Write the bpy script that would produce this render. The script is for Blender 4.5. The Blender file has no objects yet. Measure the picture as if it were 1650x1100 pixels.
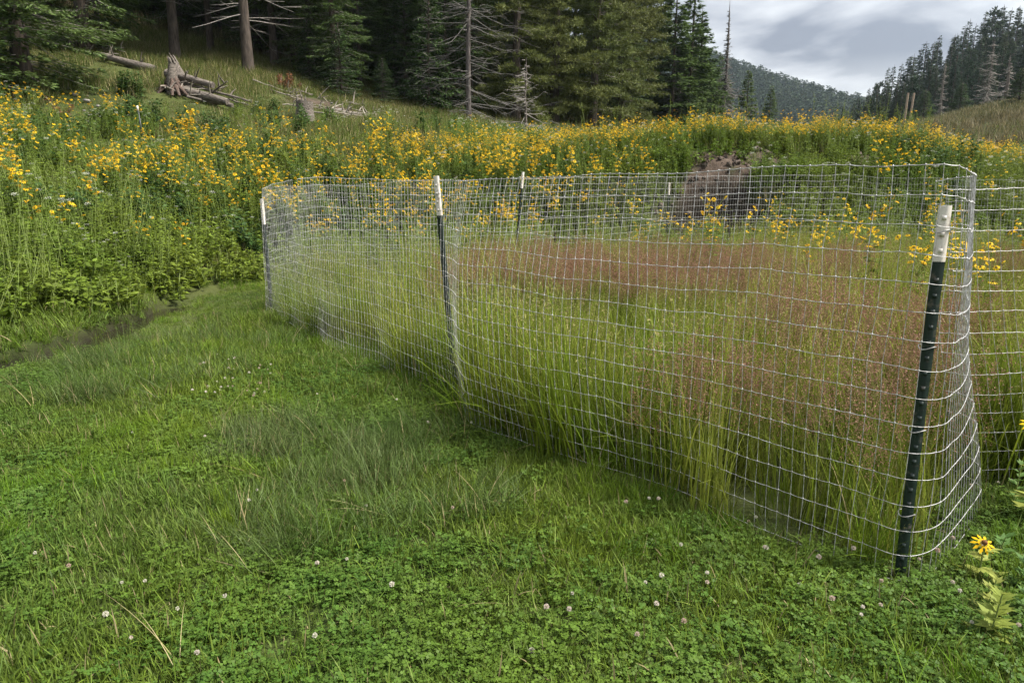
import bpy, math, random
import numpy as np
from mathutils import Vector, Matrix, Euler

rng = np.random.default_rng(7)
random.seed(7)
SC = bpy.context.scene
COL = SC.collection
R = math.radians

# ------------------------------------------------------------------ camera, world, sun, exposure
CAM_H, PITCH, FPX = 1.40, R(12.0), 1100.0
cam_d = bpy.data.cameras.new('camera'); cam_d.lens = 24.0; cam_d.sensor_width = 36.0
cam_d.clip_start = 0.05; cam_d.clip_end = 4000.0
cam = bpy.data.objects.new('camera', cam_d); COL.objects.link(cam)
cam.location = (0, 0, CAM_H); cam.rotation_euler = (R(90) - PITCH, 0, 0)
SC.camera = cam

SUN_AZ, SUN_EL = R(98), R(52)          # clockwise from +Y
w = bpy.data.worlds.new('World'); SC.world = w; w.use_nodes = True
nt = w.node_tree; nt.nodes.clear(); N = nt.nodes.new; L = nt.links.new
out = N('ShaderNodeOutputWorld')
sky = N('ShaderNodeTexSky'); sky.sky_type = 'NISHITA'; sky.sun_disc = False
sky.sun_elevation = SUN_EL; sky.sun_rotation = SUN_AZ
bg_sky = N('ShaderNodeBackground'); bg_sky.inputs[1].default_value = 0.06; L(sky.outputs[0], bg_sky.inputs[0])
tc = N('ShaderNodeTexCoord')
sep = N('ShaderNodeSeparateXYZ'); L(tc.outputs['Generated'], sep.inputs[0])
def wmath(op, a, b=None, c=None):
    n = N('ShaderNodeMath'); n.operation = op
    for i, v in enumerate((a, b, c)):
        if v is None: continue
        if isinstance(v, (int, float)): n.inputs[i].default_value = v
        else: L(v, n.inputs[i])
    return n.outputs[0]
zc = wmath('ADD', wmath('MAXIMUM', sep.outputs[2], 0.0), 0.16)     # flat cloud layer seen in perspective
cx = wmath('DIVIDE', sep.outputs[0], zc); cy = wmath('DIVIDE', sep.outputs[1], zc)
cmb = N('ShaderNodeCombineXYZ'); L(cx, cmb.inputs[0]); L(cy, cmb.inputs[1]); cmb.inputs[2].default_value = 7.7
nz = N('ShaderNodeTexNoise'); nz.inputs['Scale'].default_value = 1.7; nz.inputs['Detail'].default_value = 6.0
nz.inputs['Roughness'].default_value = 0.52; nz.inputs['Distortion'].default_value = 0.35; L(cmb.outputs[0], nz.inputs['Vector'])
cr = N('ShaderNodeValToRGB'); L(nz.outputs[0], cr.inputs[0])
e = cr.color_ramp.elements
e[0].position = 0.40; e[0].color = (0.125, 0.126, 0.148, 1)
e[1].position = 0.62; e[1].color = (0.44, 0.443, 0.447, 1)
m = cr.color_ramp.elements.new(0.49); m.color = (0.265, 0.266, 0.282, 1)
# overcast skies are brighter overhead than at the horizon
hz = N('ShaderNodeMapRange'); L(sep.outputs[2], hz.inputs[0]); hz.inputs[1].default_value = 0.09; hz.inputs[2].default_value = 0.17
hz.inputs[3].default_value = 1.0; hz.inputs[4].default_value = 0.0
mixh = N('ShaderNodeMixRGB'); L(wmath('MULTIPLY', hz.outputs[0], 0.85), mixh.inputs[0]); L(cr.outputs[0], mixh.inputs[1])
mixh.inputs[2].default_value = (0.53, 0.53, 0.525, 1)
bg_cl = N('ShaderNodeBackground'); L(mixh.outputs[0], bg_cl.inputs[0])
zen = N('ShaderNodeMapRange'); L(sep.outputs[2], zen.inputs[0]); zen.inputs[1].default_value = 0.25; zen.inputs[2].default_value = 1.0
zen.inputs[3].default_value = 0.29; zen.inputs[4].default_value = 0.95; L(zen.outputs[0], bg_cl.inputs[1])
mx = N('ShaderNodeMixShader'); mx.inputs[0].default_value = 0.94
L(bg_sky.outputs[0], mx.inputs[1]); L(bg_cl.outputs[0], mx.inputs[2]); L(mx.outputs[0], out.inputs[0])

sun_d = bpy.data.lights.new('sun', 'SUN'); sun_d.energy = 1.5; sun_d.angle = R(10); sun_d.color = (1.0, 0.94, 0.84)
sun = bpy.data.objects.new('sun', sun_d); COL.objects.link(sun)
sv = Vector((math.sin(SUN_AZ) * math.cos(SUN_EL), math.cos(SUN_AZ) * math.cos(SUN_EL), math.sin(SUN_EL)))
sun.rotation_euler = sv.to_track_quat('Z', 'Y').to_euler(); sun.location = (30, 20, 60)

SC.view_settings.view_transform = 'Standard'; SC.view_settings.look = 'None'
SC.view_settings.gamma = 1.0; SC.view_settings.exposure = 2.84; SC.view_settings.use_curve_mapping = False
SC.render.engine = 'CYCLES'
cy_ = SC.cycles
cy_.use_denoising = True; cy_.max_bounces = 6; cy_.diffuse_bounces = 3; cy_.glossy_bounces = 2; cy_.transmission_bounces = 4
cy_.transparent_max_bounces = 6; cy_.caustics_reflective = False; cy_.caustics_refractive = False

# ------------------------------------------------------------------ mesh helpers
class MB:
    """collects vertex and face arrays for ONE mesh object"""
    def __init__(s): s.v, s.f, s.m, s.t, s.n = [], [], [], [], 0
    def add(s, v, f, m=0, t=None):
        v = np.asarray(v, float).reshape(-1, 3); f = np.asarray(f, int)
        if len(f) == 0: return s
        s.v.append(v); s.f.append(f + s.n); s.m.append(np.full(len(f), m))
        s.t.append(np.full(len(f), 1.0) if t is None else np.broadcast_to(np.asarray(t, float), (len(f),)))
        s.n += len(v); return s
    def take(s, o, mat=None, dm=0):
        for v, f, mm, t in o.parts():
            if mat is not None: v = v @ np.array(mat)[:3, :3].T + np.array(mat)[:3, 3]
            s.v.append(v); s.f.append(f + s.n); s.m.append(mm + dm); s.t.append(t); s.n += len(v)
        return s
    def parts(s):
        k = 0
        for v, f, mm, t in zip(s.v, s.f, s.m, s.t):
            yield v, f - k, mm, t
            k += len(v)
    def mesh(s, name, mats, smooth=False):
        me = bpy.data.meshes.new(name)
        V = np.concatenate(s.v); me.vertices.add(len(V)); me.vertices.foreach_set('co', V.ravel().astype(np.float32))
        loops = np.concatenate([f.ravel() for f in s.f])
        tot = np.concatenate([np.full(len(f), f.shape[1]) for f in s.f])
        start = np.concatenate([[0], np.cumsum(tot)[:-1]])
        me.loops.add(len(loops)); me.loops.foreach_set('vertex_index', loops.astype(np.int32))
        me.polygons.add(len(tot)); me.polygons.foreach_set('loop_start', start.astype(np.int32))
        me.polygons.foreach_set('material_index', np.concatenate(s.m).astype(np.int32))
        if smooth: me.polygons.foreach_set('use_smooth', np.ones(len(tot), bool))
        a = me.attributes.new('tint', 'FLOAT', 'FACE'); a.data.foreach_set('value', np.concatenate(s.t).astype(np.float32))
        for mt in (mats if isinstance(mats, (list, tuple)) else [mats]): me.materials.append(mt)
        me.update(calc_edges=True)
        return me
    def build(s, name, mats, parent=None, smooth=False, link=True):
        o = bpy.data.objects.new(name, s.mesh(name, mats, smooth))
        if link: COL.objects.link(o)
        if parent: o.parent = parent
        return o

def tag(o, label=None, cat=None, group=None, kind=None):
    if label: o['label'] = label
    if cat: o['category'] = cat
    if group: o['group'] = group
    if kind: o['kind'] = kind
    return o
def thing(name, label, cat, loc=(0, 0, 0), rot=(0, 0, 0), group=None, scale=1.0):
    o = bpy.data.objects.new(name, None); COL.objects.link(o); o.empty_display_size = 0.1
    o.location = loc; o.rotation_euler = rot; o.scale = (scale,) * 3 if isinstance(scale, (int, float)) else scale
    return tag(o, label, cat, group)
def child(name, mesh, parent):
    o = bpy.data.objects.new(name, mesh); COL.objects.link(o); o.parent = parent; return o

def norm(a): return a / np.maximum(np.linalg.norm(a, axis=-1, keepdims=True), 1e-9)
def U(a, b, n=None): return rng.uniform(a, b, n)

def blades(mb, P, az, lean, bend, Ln, W, seg=3, m=0, t=None, face=None, tip=0.06):
    """grass blades / strips: base points P, heading az, start lean, extra bend along the blade"""
    n = len(P); P = np.asarray(P, float); lean = np.broadcast_to(lean, n); bend = np.broadcast_to(bend, n)
    Ln = np.broadcast_to(Ln, n); W = np.broadcast_to(W, n)
    tm = (np.arange(seg) + .5) / seg
    th = lean[:, None] + bend[:, None] * tm[None]
    st = (Ln / seg)[:, None]
    dh, dz = np.sin(th) * st, np.cos(th) * st
    d = np.stack([dh * np.cos(az)[:, None], dh * np.sin(az)[:, None], dz], -1)
    C = np.concatenate([np.zeros((n, 1, 3)), np.cumsum(d, 1)], 1) + P[:, None]
    fa = (az + math.pi / 2) if face is None else face
    wv = np.stack([np.cos(fa), np.sin(fa), np.zeros(n)], -1)
    tt = np.linspace(0, 1, seg + 1); prof = np.maximum(1 - tt ** 2.4, tip)
    off = wv[:, None] * (W[:, None] * prof[None] / 2)[..., None]
    V = np.stack([C - off, C + off], 2).reshape(-1, 3)
    k = 2 * (seg + 1); b = (np.arange(n) * k)[:, None] + (np.arange(seg) * 2)[None]
    F = np.stack([b, b + 1, b + 3, b + 2], -1).reshape(-1, 4)
    mb.add(V, F, m, None if t is None else np.repeat(np.broadcast_to(t, n), seg))
    return C
def leaves(mb, P, D, Nn, Ln, W, m=0, t=None, wide=0.42, fold=0.0):
    """diamond leaves: base P, direction D, face normal ~Nn; fold lifts the two side corners"""
    n = len(P); D = norm(np.asarray(D, float)); S = norm(np.cross(D, Nn)); Up = np.cross(S, D)
    Ln = np.broadcast_to(Ln, n)[:, None]; W = np.broadcast_to(W, n)[:, None]
    mid = P + D * Ln * wide
    V = np.stack([P, mid + S * W / 2 + Up * W * fold, P + D * Ln, mid - S * W / 2 + Up * W * fold], 1).reshape(-1, 3)
    F = (np.arange(n) * 4)[:, None] + np.arange(4)[None]
    mb.add(V, F, m, t)
def tubes(mb, P, r, sides=4, m=0, t=None, cap=False):
    """P (N, n, 3) polylines, r scalar, (n,) or (N, n)"""
    P = np.asarray(P, float)
    if P.ndim == 2: P = P[None]
    Nn, n, _ = P.shape
    r = np.broadcast_to(r, (Nn, n))
    T = np.gradient(P, axis=1); T = norm(T)
    ref = np.where(np.abs(T[..., 2:3]) > .85, np.array([1., 0, 0]), np.array([0, 0, 1.]))
    A = norm(np.cross(T, ref)); B = np.cross(T, A)
    an = np.arange(sides) * 2 * math.pi / sides + .4
    V = P[:, :, None] + r[..., None, None] * (A[:, :, None] * np.cos(an)[:, None] + B[:, :, None] * np.sin(an)[:, None])
    i = np.arange(sides); j = (i + 1) % sides
    base = (np.arange(Nn) * n * sides)[:, None, None] + (np.arange(n - 1) * sides)[None, :, None]
    F = np.stack([base + i, base + j, base + j + sides, base + i + sides], -1).reshape(-1, 4)
    mb.add(V.reshape(-1, 3), F, m, None if t is None else np.repeat(np.broadcast_to(t, Nn), (n - 1) * sides))
    if cap:
        for k in range(Nn):
            for e_ in (0, n - 1):
                mb.add(V[k, e_], [list(range(sides))], m)
    return mb
def box(mb, x0, x1, y0, y1, z0, z1, m=0):
    v = [(x, y, z) for z in (z0, z1) for y in (y0, y1) for x in (x0, x1)]
    return mb.add(v, [(0, 2, 3, 1), (4, 5, 7, 6), (0, 1, 5, 4), (2, 6, 7, 3), (0, 4, 6, 2), (1, 3, 7, 5)], m)

def vnoise(x, y, s, seed=0):
    """smooth value noise in 0..1"""
    x = np.asarray(x, float) / s + 1000; y = np.asarray(y, float) / s + 1000
    xi, yi = np.floor(x).astype(np.int64), np.floor(y).astype(np.int64); fx, fy = x - xi, y - yi
    fx, fy = fx * fx * (3 - 2 * fx), fy * fy * (3 - 2 * fy)
    def h(a, b):
        k = (a * 374761393 + b * 668265263 + seed * 974711) & 0x7fffffff
        k = ((k ^ (k >> 13)) * 1274126177) & 0x7fffffff
        return ((k ^ (k >> 16)) & 0xffff) / 65535.0
    return (h(xi, yi) * (1 - fx) + h(xi + 1, yi) * fx) * (1 - fy) + (h(xi, yi + 1) * (1 - fx) + h(xi + 1, yi + 1) * fx) * fy
def sstep(a, b, x): t = np.clip((x - a) / (b - a), 0, 1); return t * t * (3 - 2 * t)

# ------------------------------------------------------------------ materials
def mat(name):
    m_ = bpy.data.materials.new(name); m_.use_nodes = True; t = m_.node_tree; t.nodes.clear(); return m_, t
def nmath(t, op, a, b=None):
    n = t.nodes.new('ShaderNodeMath'); n.operation = op
    for i, v in enumerate((a, b)):
        if v is None: continue
        if isinstance(v, (int, float)): n.inputs[i].default_value = v
        else: t.links.new(v, n.inputs[i])
    return n.outputs[0]
def ramp(t, fac, cols):
    c = t.nodes.new('ShaderNodeValToRGB'); t.links.new(fac, c.inputs[0]); el = c.color_ramp.elements
    for i, (p, col) in enumerate(cols):
        q = el[i] if i < 2 else el.new(p)
        q.position = p; q.color = (*col, 1)
    return c.outputs[0]
def mixc(t, fac, a, b, mode='MIX'):
    n = t.nodes.new('ShaderNodeMixRGB'); n.blend_type = mode
    for i, v in enumerate((fac, a, b)):
        if isinstance(v, (int, float)): n.inputs[i].default_value = v
        elif isinstance(v, tuple): n.inputs[i].default_value = (*v, 1)
        else: t.links.new(v, n.inputs[i])
    return n.outputs[0]
def noise(t, scale, detail=3, vec=None, rough=.5):
    n = t.nodes.new('ShaderNodeTexNoise'); n.inputs['Scale'].default_value = scale; n.inputs['Detail'].default_value = detail
    n.inputs['Roughness'].default_value = rough
    if vec is not None: t.links.new(vec, n.inputs['Vector'])
    return n.outputs[0]
def leafmat(name, cols, patch=None, pscale=.7, transl=.26, rough=.55, spec=.10):
    """leaf material: hue by instance, by patch of ground and by leaf"""
    m_, t = mat(name); n = t.nodes.new; l = t.links.new
    oi = n('ShaderNodeObjectInfo'); at = n('ShaderNodeAttribute'); at.attribute_name = 'tint'
    c = ramp(t, oi.outputs['Random'], [(i / (len(cols) - 1), k) for i, k in enumerate(cols)])
    geo = n('ShaderNodeNewGeometry')
    if patch:
        nz = noise(t, pscale, 3, geo.outputs['Position'])
        mr = n('ShaderNodeMapRange'); l(nz, mr.inputs[0]); mr.inputs[1].default_value = .42; mr.inputs[2].default_value = .62
        c = mixc(t, nmath(t, 'MULTIPLY', mr.outputs[0], .75), c, patch)
    mul = n('ShaderNodeVectorMath'); mul.operation = 'SCALE'; l(c, mul.inputs[0]); l(at.outputs['Fac'], mul.inputs['Scale'])
    c = mul.outputs[0]
    p = n('ShaderNodeBsdfPrincipled'); l(c, p.inputs['Base Color']); p.inputs['Roughness'].default_value = rough
    p.inputs['Specular IOR Level'].default_value = spec
    tr = n('ShaderNodeBsdfTranslucent'); hs = n('ShaderNodeHueSaturation'); hs.inputs['Value'].default_value = 1.25; hs.inputs['Hue'].default_value = .49
    l(c, hs.inputs['Color']); l(hs.outputs[0], tr.inputs[0])
    mxs = n('ShaderNodeMixShader'); mxs.inputs[0].default_value = transl; l(p.outputs[0], mxs.inputs[1]); l(tr.outputs[0], mxs.inputs[2])
    o = n('ShaderNodeOutputMaterial'); l(mxs.outputs[0], o.inputs[0])
    return m_
def woodmat(name, a, b, scale=(6, 6, 1.2), rough=.85, bump=.6):
    m_, t = mat(name); n = t.nodes.new; l = t.links.new
    tcn = n('ShaderNodeTexCoord'); mp = n('ShaderNodeMapping'); mp.inputs['Scale'].default_value = scale; l(tcn.outputs['Object'], mp.inputs[0])
    f = noise(t, 3.0, 6, mp.outputs[0], .65)
    c = ramp(t, f, [(.35, a), (.68, b)])
    p = n('ShaderNodeBsdfPrincipled'); l(c, p.inputs['Base Color']); p.inputs['Roughness'].default_value = rough; p.inputs['Specular IOR Level'].default_value = .2
    bp = n('ShaderNodeBump'); bp.inputs['Strength'].default_value = bump; bp.inputs['Distance'].default_value = .03; l(f, bp.inputs['Height']); l(bp.outputs[0], p.inputs['Normal'])
    o = n('ShaderNodeOutputMaterial'); l(p.outputs[0], o.inputs[0]); return m_
def paintmat(name, a, b, rough=.5, metal=0.0, scale=25, lo=.4, hi=.7, spec=.4):
    m_, t = mat(name); n = t.nodes.new; l = t.links.new
    tcn = n('ShaderNodeTexCoord'); f = noise(t, scale, 5, tcn.outputs['Object'], .6)
    c = ramp(t, f, [(lo, a), (hi, b)])
    p = n('ShaderNodeBsdfPrincipled'); l(c, p.inputs['Base Color']); p.inputs['Roughness'].default_value = rough; p.inputs['Metallic'].default_value = metal
    p.inputs['Specular IOR Level'].default_value = spec
    o = n('ShaderNodeOutputMaterial'); l(p.outputs[0], o.inputs[0]); return m_

M = {}
M['lawn'] = leafmat('lawn_grass', [(.056, .106, .014), (.078, .130, .018), (.102, .142, .026), (.066, .114, .024)], (.112, .160, .015), .55, spec=.15)
M['wispy'] = leafmat('wispy_grass', [(.066, .116, .024), (.084, .128, .034), (.058, .108, .018)], (.098, .128, .045), .8, rough=.5, spec=.15)
M['dull'] = leafmat('dull_grass', [(.075, .085, .032), (.095, .095, .042), (.066, .080, .030)], (.115, .098, .055), .15)
M['hill'] = leafmat('hill_grass', [(.070, .108, .020), (.092, .124, .028), (.112, .130, .036)], (.120, .125, .040), .25)
M['straw'] = leafmat('dry_straw', [(.26, .21, .10), (.32, .27, .15), (.20, .17, .08)], transl=.15)
M['clover'] = leafmat('clover_leaf', [(.044, .096, .013), (.058, .114, .017), (.076, .130, .020)], (.090, .142, .017), .9, spec=.15)
M['cream'] = leafmat('clover_blossom', [(.56, .55, .45), (.62, .58, .52), (.45, .34, .27)], transl=.3)
M['meadow'] = leafmat('meadow_grass', [(.085, .140, .012), (.125, .175, .018), (.165, .190, .034)], (.185, .205, .026), .6)
M['lush'] = leafmat('lush_blade', [(.075, .155, .010), (.105, .185, .014), (.060, .125, .012)], (.135, .20, .018), .9)
M['panicle'] = leafmat('red_seed_head', [(.225, .108, .078), (.265, .140, .104), (.205, .104, .070)], (.25, .160, .100), .9, transl=.25)
M['seed'] = leafmat('pale_seed_head', [(.19, .19, .065), (.24, .23, .09), (.22, .18, .08)], transl=.25)
M['forb'] = leafmat('weed_leaf', [(.055, .105, .012), (.085, .138, .016), (.112, .162, .022)], (.142, .185, .025), .35)
M['forb_dark'] = leafmat('dark_weed_leaf', [(.034, .074, .020), (.048, .092, .024), (.060, .105, .030)], transl=.25)
M['pale_forb'] = leafmat('pale_weed_leaf', [(.13, .185, .035), (.165, .215, .05), (.12, .165, .03)], transl=.3)
M['stem'] = leafmat('pale_stem', [(.17, .23, .065), (.21, .26, .085)], transl=.1)
M['petal'] = leafmat('yellow_petal', [(.72, .40, .010), (.80, .50, .014), (.84, .57, .018), (.76, .45, .010)], transl=.35)
M['cone'] = leafmat('flower_cone', [(.16, .12, .02), (.10, .05, .015)], transl=.05)
M['white_flower'] = leafmat('white_umbel', [(.55, .56, .50), (.62, .63, .55)], transl=.25)
M['spruce'] = leafmat('spruce_needles', [(.058, .096, .030), (.076, .118, .036), (.090, .130, .040)], transl=.22, rough=.6)
M['fir'] = leafmat('fir_needles', [(.040, .072, .024), (.050, .085, .028)], transl=.2, rough=.6)
M['pine'] = leafmat('pine_needles', [(.080, .102, .032), (.096, .120, .038), (.108, .128, .040)], (.125, .140, .046), .25, transl=.22, rough=.6)
M['far'] = leafmat('far_needles', [(.028, .050, .028), (.036, .058, .030), (.048, .064, .032)], transl=.12, rough=.7)
M['rust'] = leafmat('dead_needles', [(.14, .065, .032), (.19, .085, .04)], transl=.15)
M['bark'] = woodmat('bark', (.030, .024, .020), (.110, .088, .072), (5, 5, 1.0))
M['grey_wood'] = woodmat('weathered_wood', (.045, .038, .033), (.23, .20, .172), (1.5, 12, 12), .85, 1.0)
M['dead_twig'] = woodmat('dead_twigs', (.12, .11, .10), (.30, .275, .25))
M['stick'] = woodmat('pale_stick', (.17, .145, .12), (.40, .36, .31))
M['snag_twig'] = woodmat('snag_twigs', (.07, .066, .062), (.17, .162, .15))
M['snag'] = woodmat('snag_wood', (.05, .042, .042), (.16, .14, .13))
M['pole'] = woodmat('pole_wood', (.20, .15, .11), (.36, .28, .21))
M['stone'] = paintmat('pale_stone', (.10, .095, .088), (.27, .255, .235), .9, scale=6)
M['wire'] = paintmat('galvanized_wire', (.25, .245, .24), (.66, .665, .68), .5, .25, 45)
M['post_green'] = paintmat('post_dark_green', (.007, .018, .014), (.085, .075, .060), .5, 0, 34, .56, .72)
M['post_white'] = paintmat('post_white_paint', (.30, .24, .18), (.64, .60, .54), .65, 0, 26, .30, .46)

# ground
mg, t = mat('ground_soil'); n = t.nodes.new; l = t.links.new
geo = n('ShaderNodeNewGeometry'); pos = geo.outputs['Position']
so = n('ShaderNodeAttribute'); so.attribute_name = 'soil'; dk = n('ShaderNodeAttribute'); dk.attribute_name = 'wet'
g1 = ramp(t, noise(t, 1.3, 5, pos), [(.3, (.022, .034, .010)), (.7, (.050, .070, .018))])
g1 = mixc(t, ramp(t, noise(t, .35, 4, pos), [(.4, (0, 0, 0)), (.65, (.6, .6, .6))]), g1, (.085, .095, .032))
s1 = ramp(t, noise(t, 4.5, 6, pos, .7), [(.3, (.045, .034, .026)), (.55, (.085, .064, .050)), (.75, (.15, .122, .10))])
d1 = ramp(t, noise(t, 6, 5, pos, .7), [(.3, (.007, .006, .004)), (.7, (.026, .021, .016))])
c = mixc(t, so.outputs['Fac'], g1, s1); c = mixc(t, dk.outputs['Fac'], c, d1)
p = n('ShaderNodeBsdfPrincipled'); l(c, p.inputs['Base Color']); p.inputs['Roughness'].default_value = .95; p.inputs['Specular IOR Level'].default_value = .1
bp = n('ShaderNodeBump'); bp.inputs['Strength'].default_value = .9; bp.inputs['Distance'].default_value = .06; l(noise(t, 9, 6, pos, .7), bp.inputs['Height']); l(bp.outputs[0], p.inputs['Normal'])
o = n('ShaderNodeOutputMaterial'); l(p.outputs[0], o.inputs[0]); M['ground'] = mg
mw, t = mat('stream_water'); n = t.nodes.new; l = t.links.new
p = n('ShaderNodeBsdfPrincipled'); p.inputs['Base Color'].default_value = (.018, .016, .010, 1); p.inputs['Roughness'].default_value = .12
bp = n('ShaderNodeBump'); bp.inputs['Strength'].default_value = .25; bp.inputs['Distance'].default_value = .02
geo = n('ShaderNodeNewGeometry'); l(noise(t, 9, 3, geo.outputs['Position']), bp.inputs['Height']); l(bp.outputs[0], p.inputs['Normal'])
o = n('ShaderNodeOutputMaterial'); l(p.outputs[0], o.inputs[0]); M['water'] = mw

# ------------------------------------------------------------------ terrain
CTRL = np.array([
 (-4.7,-6,0),(-4.7,2,0),(-4.7,5,0),(-4.7,8,0),(-4.6,10,0),(-4,11.6,0),(-2,13,0),(1,13.8,0),(5,13.8,0),(9,13.6,0),(14,13,0),(20,12,0),(30,11,0),
 (0,0,0),(0,5,0),(0,9,0),(3,3,0),(5,8,0),(10,3,0),(10,9,0),(-2,4,0),(-3,8,0),(-3,1,0),(20,5,0),(20,-4,0),(5,11.5,0),(0,-8,0),(1,11.8,0),(-1.5,11,0),
 (-6.5,5,.45),(-6,8,.5),(-5.5,11,.55),(-8.5,8,1.0),(-9.9,15,1.8),(-13,13,2.3),(-14,20,3.4),(-16.7,24,5.2),(-12.2,26,5.3),(-7.6,25,4.3),(-4,21,3.2),
 (-5.4,34,5.75),(-15.7,32,7.5),(-12.4,32,7),(-8,32,6.0),(-12,5,1.4),(-20,15,4.4),(-25,25,8),(-20,40,10.5),(-5,45,8),(-20,0,2.5),(-35,10,8),(-40,40,16),
 (-2,16,1.5),(-1,18.5,2.4),(2,17.5,2.35),(6,17.3,2.5),(10,17.5,2.25),(5.3,16.0,2.05),(8,15.9,1.9),(2,15.9,1.7),(4.4,14.6,.35),(4.4,15.7,1.75),(15,17,1.6),(20,16.5,1.2),(2,22,2.5),(8,22,2.4),(14,22,1.9),(-2,26,3.7),(22,22,1.8),
 (2,34,4.6),(8,40,4.6),(10,52,5.0),(20,62,5.0),(20,40,3.6),(-30,70,20),(-5,75,15),(12,90,9),(30,90,7),(25,30,3),(32,28,4),(35,15,3),
 (30,55,5.2),(35,55,6.5),(41,55,7.6),(50,55,10),(50,40,8.5),(60,80,13),(56,110,9),(75,110,15),(95,110,22),(80,180,9),(91,180,11),(112,180,22),(140,180,32),(160,120,42),
 (40,150,7),(50,220,8),(20,150,10),(-20,150,34),(-60,150,60),(100,260,14),(60,300,10),(160,280,36),(-60,60,34),(90,60,24)], float)
def _rbf():
    X = CTRL[:, :2]; d = np.sqrt(((X[:, None] - X[None]) ** 2).sum(-1) + 1.2 ** 2)
    n = len(X); A = np.zeros((n + 3, n + 3)); A[:n, :n] = d + np.eye(n) * -.02; A[:n, n] = 1; A[:n, n + 1:] = X; A[n, :n] = 1; A[n + 1:, :n] = X.T
    return np.linalg.solve(A, np.concatenate([CTRL[:, 2], np.zeros(3)]))
_W = _rbf()
FOOT = np.array([(-4.75, -30), (-4.75, 10), (-4.2, 11.6), (-2, 13), (1, 13.8), (5, 13.8), (9, 13.6), (14, 13), (20, 12), (60, 8)], float)
def foot_dist(x, y):
    """signed distance to the foot of the bank, positive on the bank"""
    x, y = np.asarray(x, float), np.asarray(y, float); best = np.full(x.shape, 1e9)
    for a, b in zip(FOOT[:-1], FOOT[1:]):
        ab = b - a; tt = np.clip(((x - a[0]) * ab[0] + (y - a[1]) * ab[1]) / (ab @ ab), 0, 1)
        best = np.minimum(best, np.hypot(x - a[0] - tt * ab[0], y - a[1] - tt * ab[1]))
    yf = np.interp(x, FOOT[1:, 0], FOOT[1:, 1]); inside = (x > -4.75) & ((y < yf) | (x < -4.2) & (y < 10))
    return np.where(inside, -best, best)
STREAM_X = lambda y: -4.46 + .17 * np.sin(y * 1.05 + .6) + .05 * np.sin(y * 3.1) + np.where(y > 10.2, (y - 10.2) * .25, 0)
def soil_at(x, y):
    nz_ = (vnoise(x, y, .7, 21) - .5) * 1.5 + (vnoise(x, y, .25, 22) - .5) * .9
    def el(cx, cy, rx, ry, a=0.0):
        dx, dy = x - cx, y - cy; c_, s_ = math.cos(a), math.sin(a)
        return 1 - np.hypot((dx * c_ + dy * s_) / rx, (-dx * s_ + dy * c_) / ry)
    s = np.maximum.reduce([el(5.2, 16.4, 1.45, .72), el(4.6, 15.7, 1.0, .55), el(8.2, 16.4, .7, .3), el(-8.1, 14.7, 1.5, .6, .2), el(-9.6, 16.0, .8, .4), el(-12.4, 14.2, .9, .5), el(-9.9, 22.6, 1.2, .35, .05), el(-7.1, 27.5, 2.2, 1.2, -.3)])
    return np.clip((s + nz_ * .35) * 5, 0, 1)
def ground(x, y):
    x, y = np.asarray(x, float), np.asarray(y, float)
    xs, ys = np.clip(x, -75, 165), np.clip(y, -10, 300)
    sh = xs.shape; xf, yf = xs.ravel(), ys.ravel(); z = np.empty(xf.size)
    for i in range(0, xf.size, 20000):
        d = np.sqrt((xf[i:i+20000, None] - CTRL[:, 0]) ** 2 + (yf[i:i+20000, None] - CTRL[:, 1]) ** 2 + 1.44)
        z[i:i+20000] = d @ _W[:-3] + _W[-3] + xf[i:i+20000] * _W[-2] + yf[i:i+20000] * _W[-1]
    z = z.reshape(sh); fd = foot_dist(x, y)
    z = z * sstep(-.6, .5, fd)
    z = np.where(fd > 0, np.maximum(z, .0), z)
    z += (vnoise(x, y, 1.1, 3) - .5) * .07 + (vnoise(x, y, .45, 5) - .5) * .035
    z += (vnoise(x, y, 3.1, 9) - .5) * .35 * sstep(.3, 3, fd) + (vnoise(x, y, 12, 9) - .5) * 1.2 * sstep(25, 60, y)
    sd = np.abs(x - STREAM_X(y)); cut = (1 - sstep(.20, .36, sd)) * sstep(1, 3, y) * (1 - sstep(8.9, 9.9, y))
    z -= .24 * cut
    # the undercut hollow with bare dark earth in the bank behind the enclosure
    z -= .75 * np.exp(-((x - 4.3) / .9) ** 2 - ((y - 14.9) / .6) ** 2)
    so_ = soil_at(x, y); z += so_ * ((vnoise(x, y, .55, 201) - .5) * .30 + (vnoise(x, y, .22, 202) - .5) * .16) * (y < 20)
    # far valley side
    far = sstep(400, 720, y) * np.clip(73 - .42 * (x - 206), 0, 110)
    z += far
    z += sstep(75, 300, -x) * 90
    return z
def axis(segs):
    a = []
    for lo, hi, st in segs: a.append(np.arange(lo, hi, st))
    return np.unique(np.round(np.concatenate(a), 4))
gx = axis([(-900, -200, 70), (-200, -60, 12), (-60, -20, 3), (-20, -9, .6), (-9, -5, .22), (-5, -3.8, .06), (-3.8, 8, .16), (8, 20, .45), (20, 60, 2), (60, 200, 7), (200, 901, 50)])
gy = axis([(-60, -4, 8), (-4, 0, .8), (0, 12, .16), (12, 20, .22), (20, 40, .8), (40, 120, 4), (120, 320, 12), (320, 901, 30)])
GX, GY = np.meshgrid(gx, gy, indexing='ij'); GZ = ground(GX, GY)
nx, ny = GX.shape
ii = (np.arange(nx - 1)[:, None] * ny + np.arange(ny - 1)[None]).ravel()
mb = MB(); mb.add(np.stack([GX, GY, GZ], -1), np.stack([ii, ii + ny, ii + ny + 1, ii + 1], -1))
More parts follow.
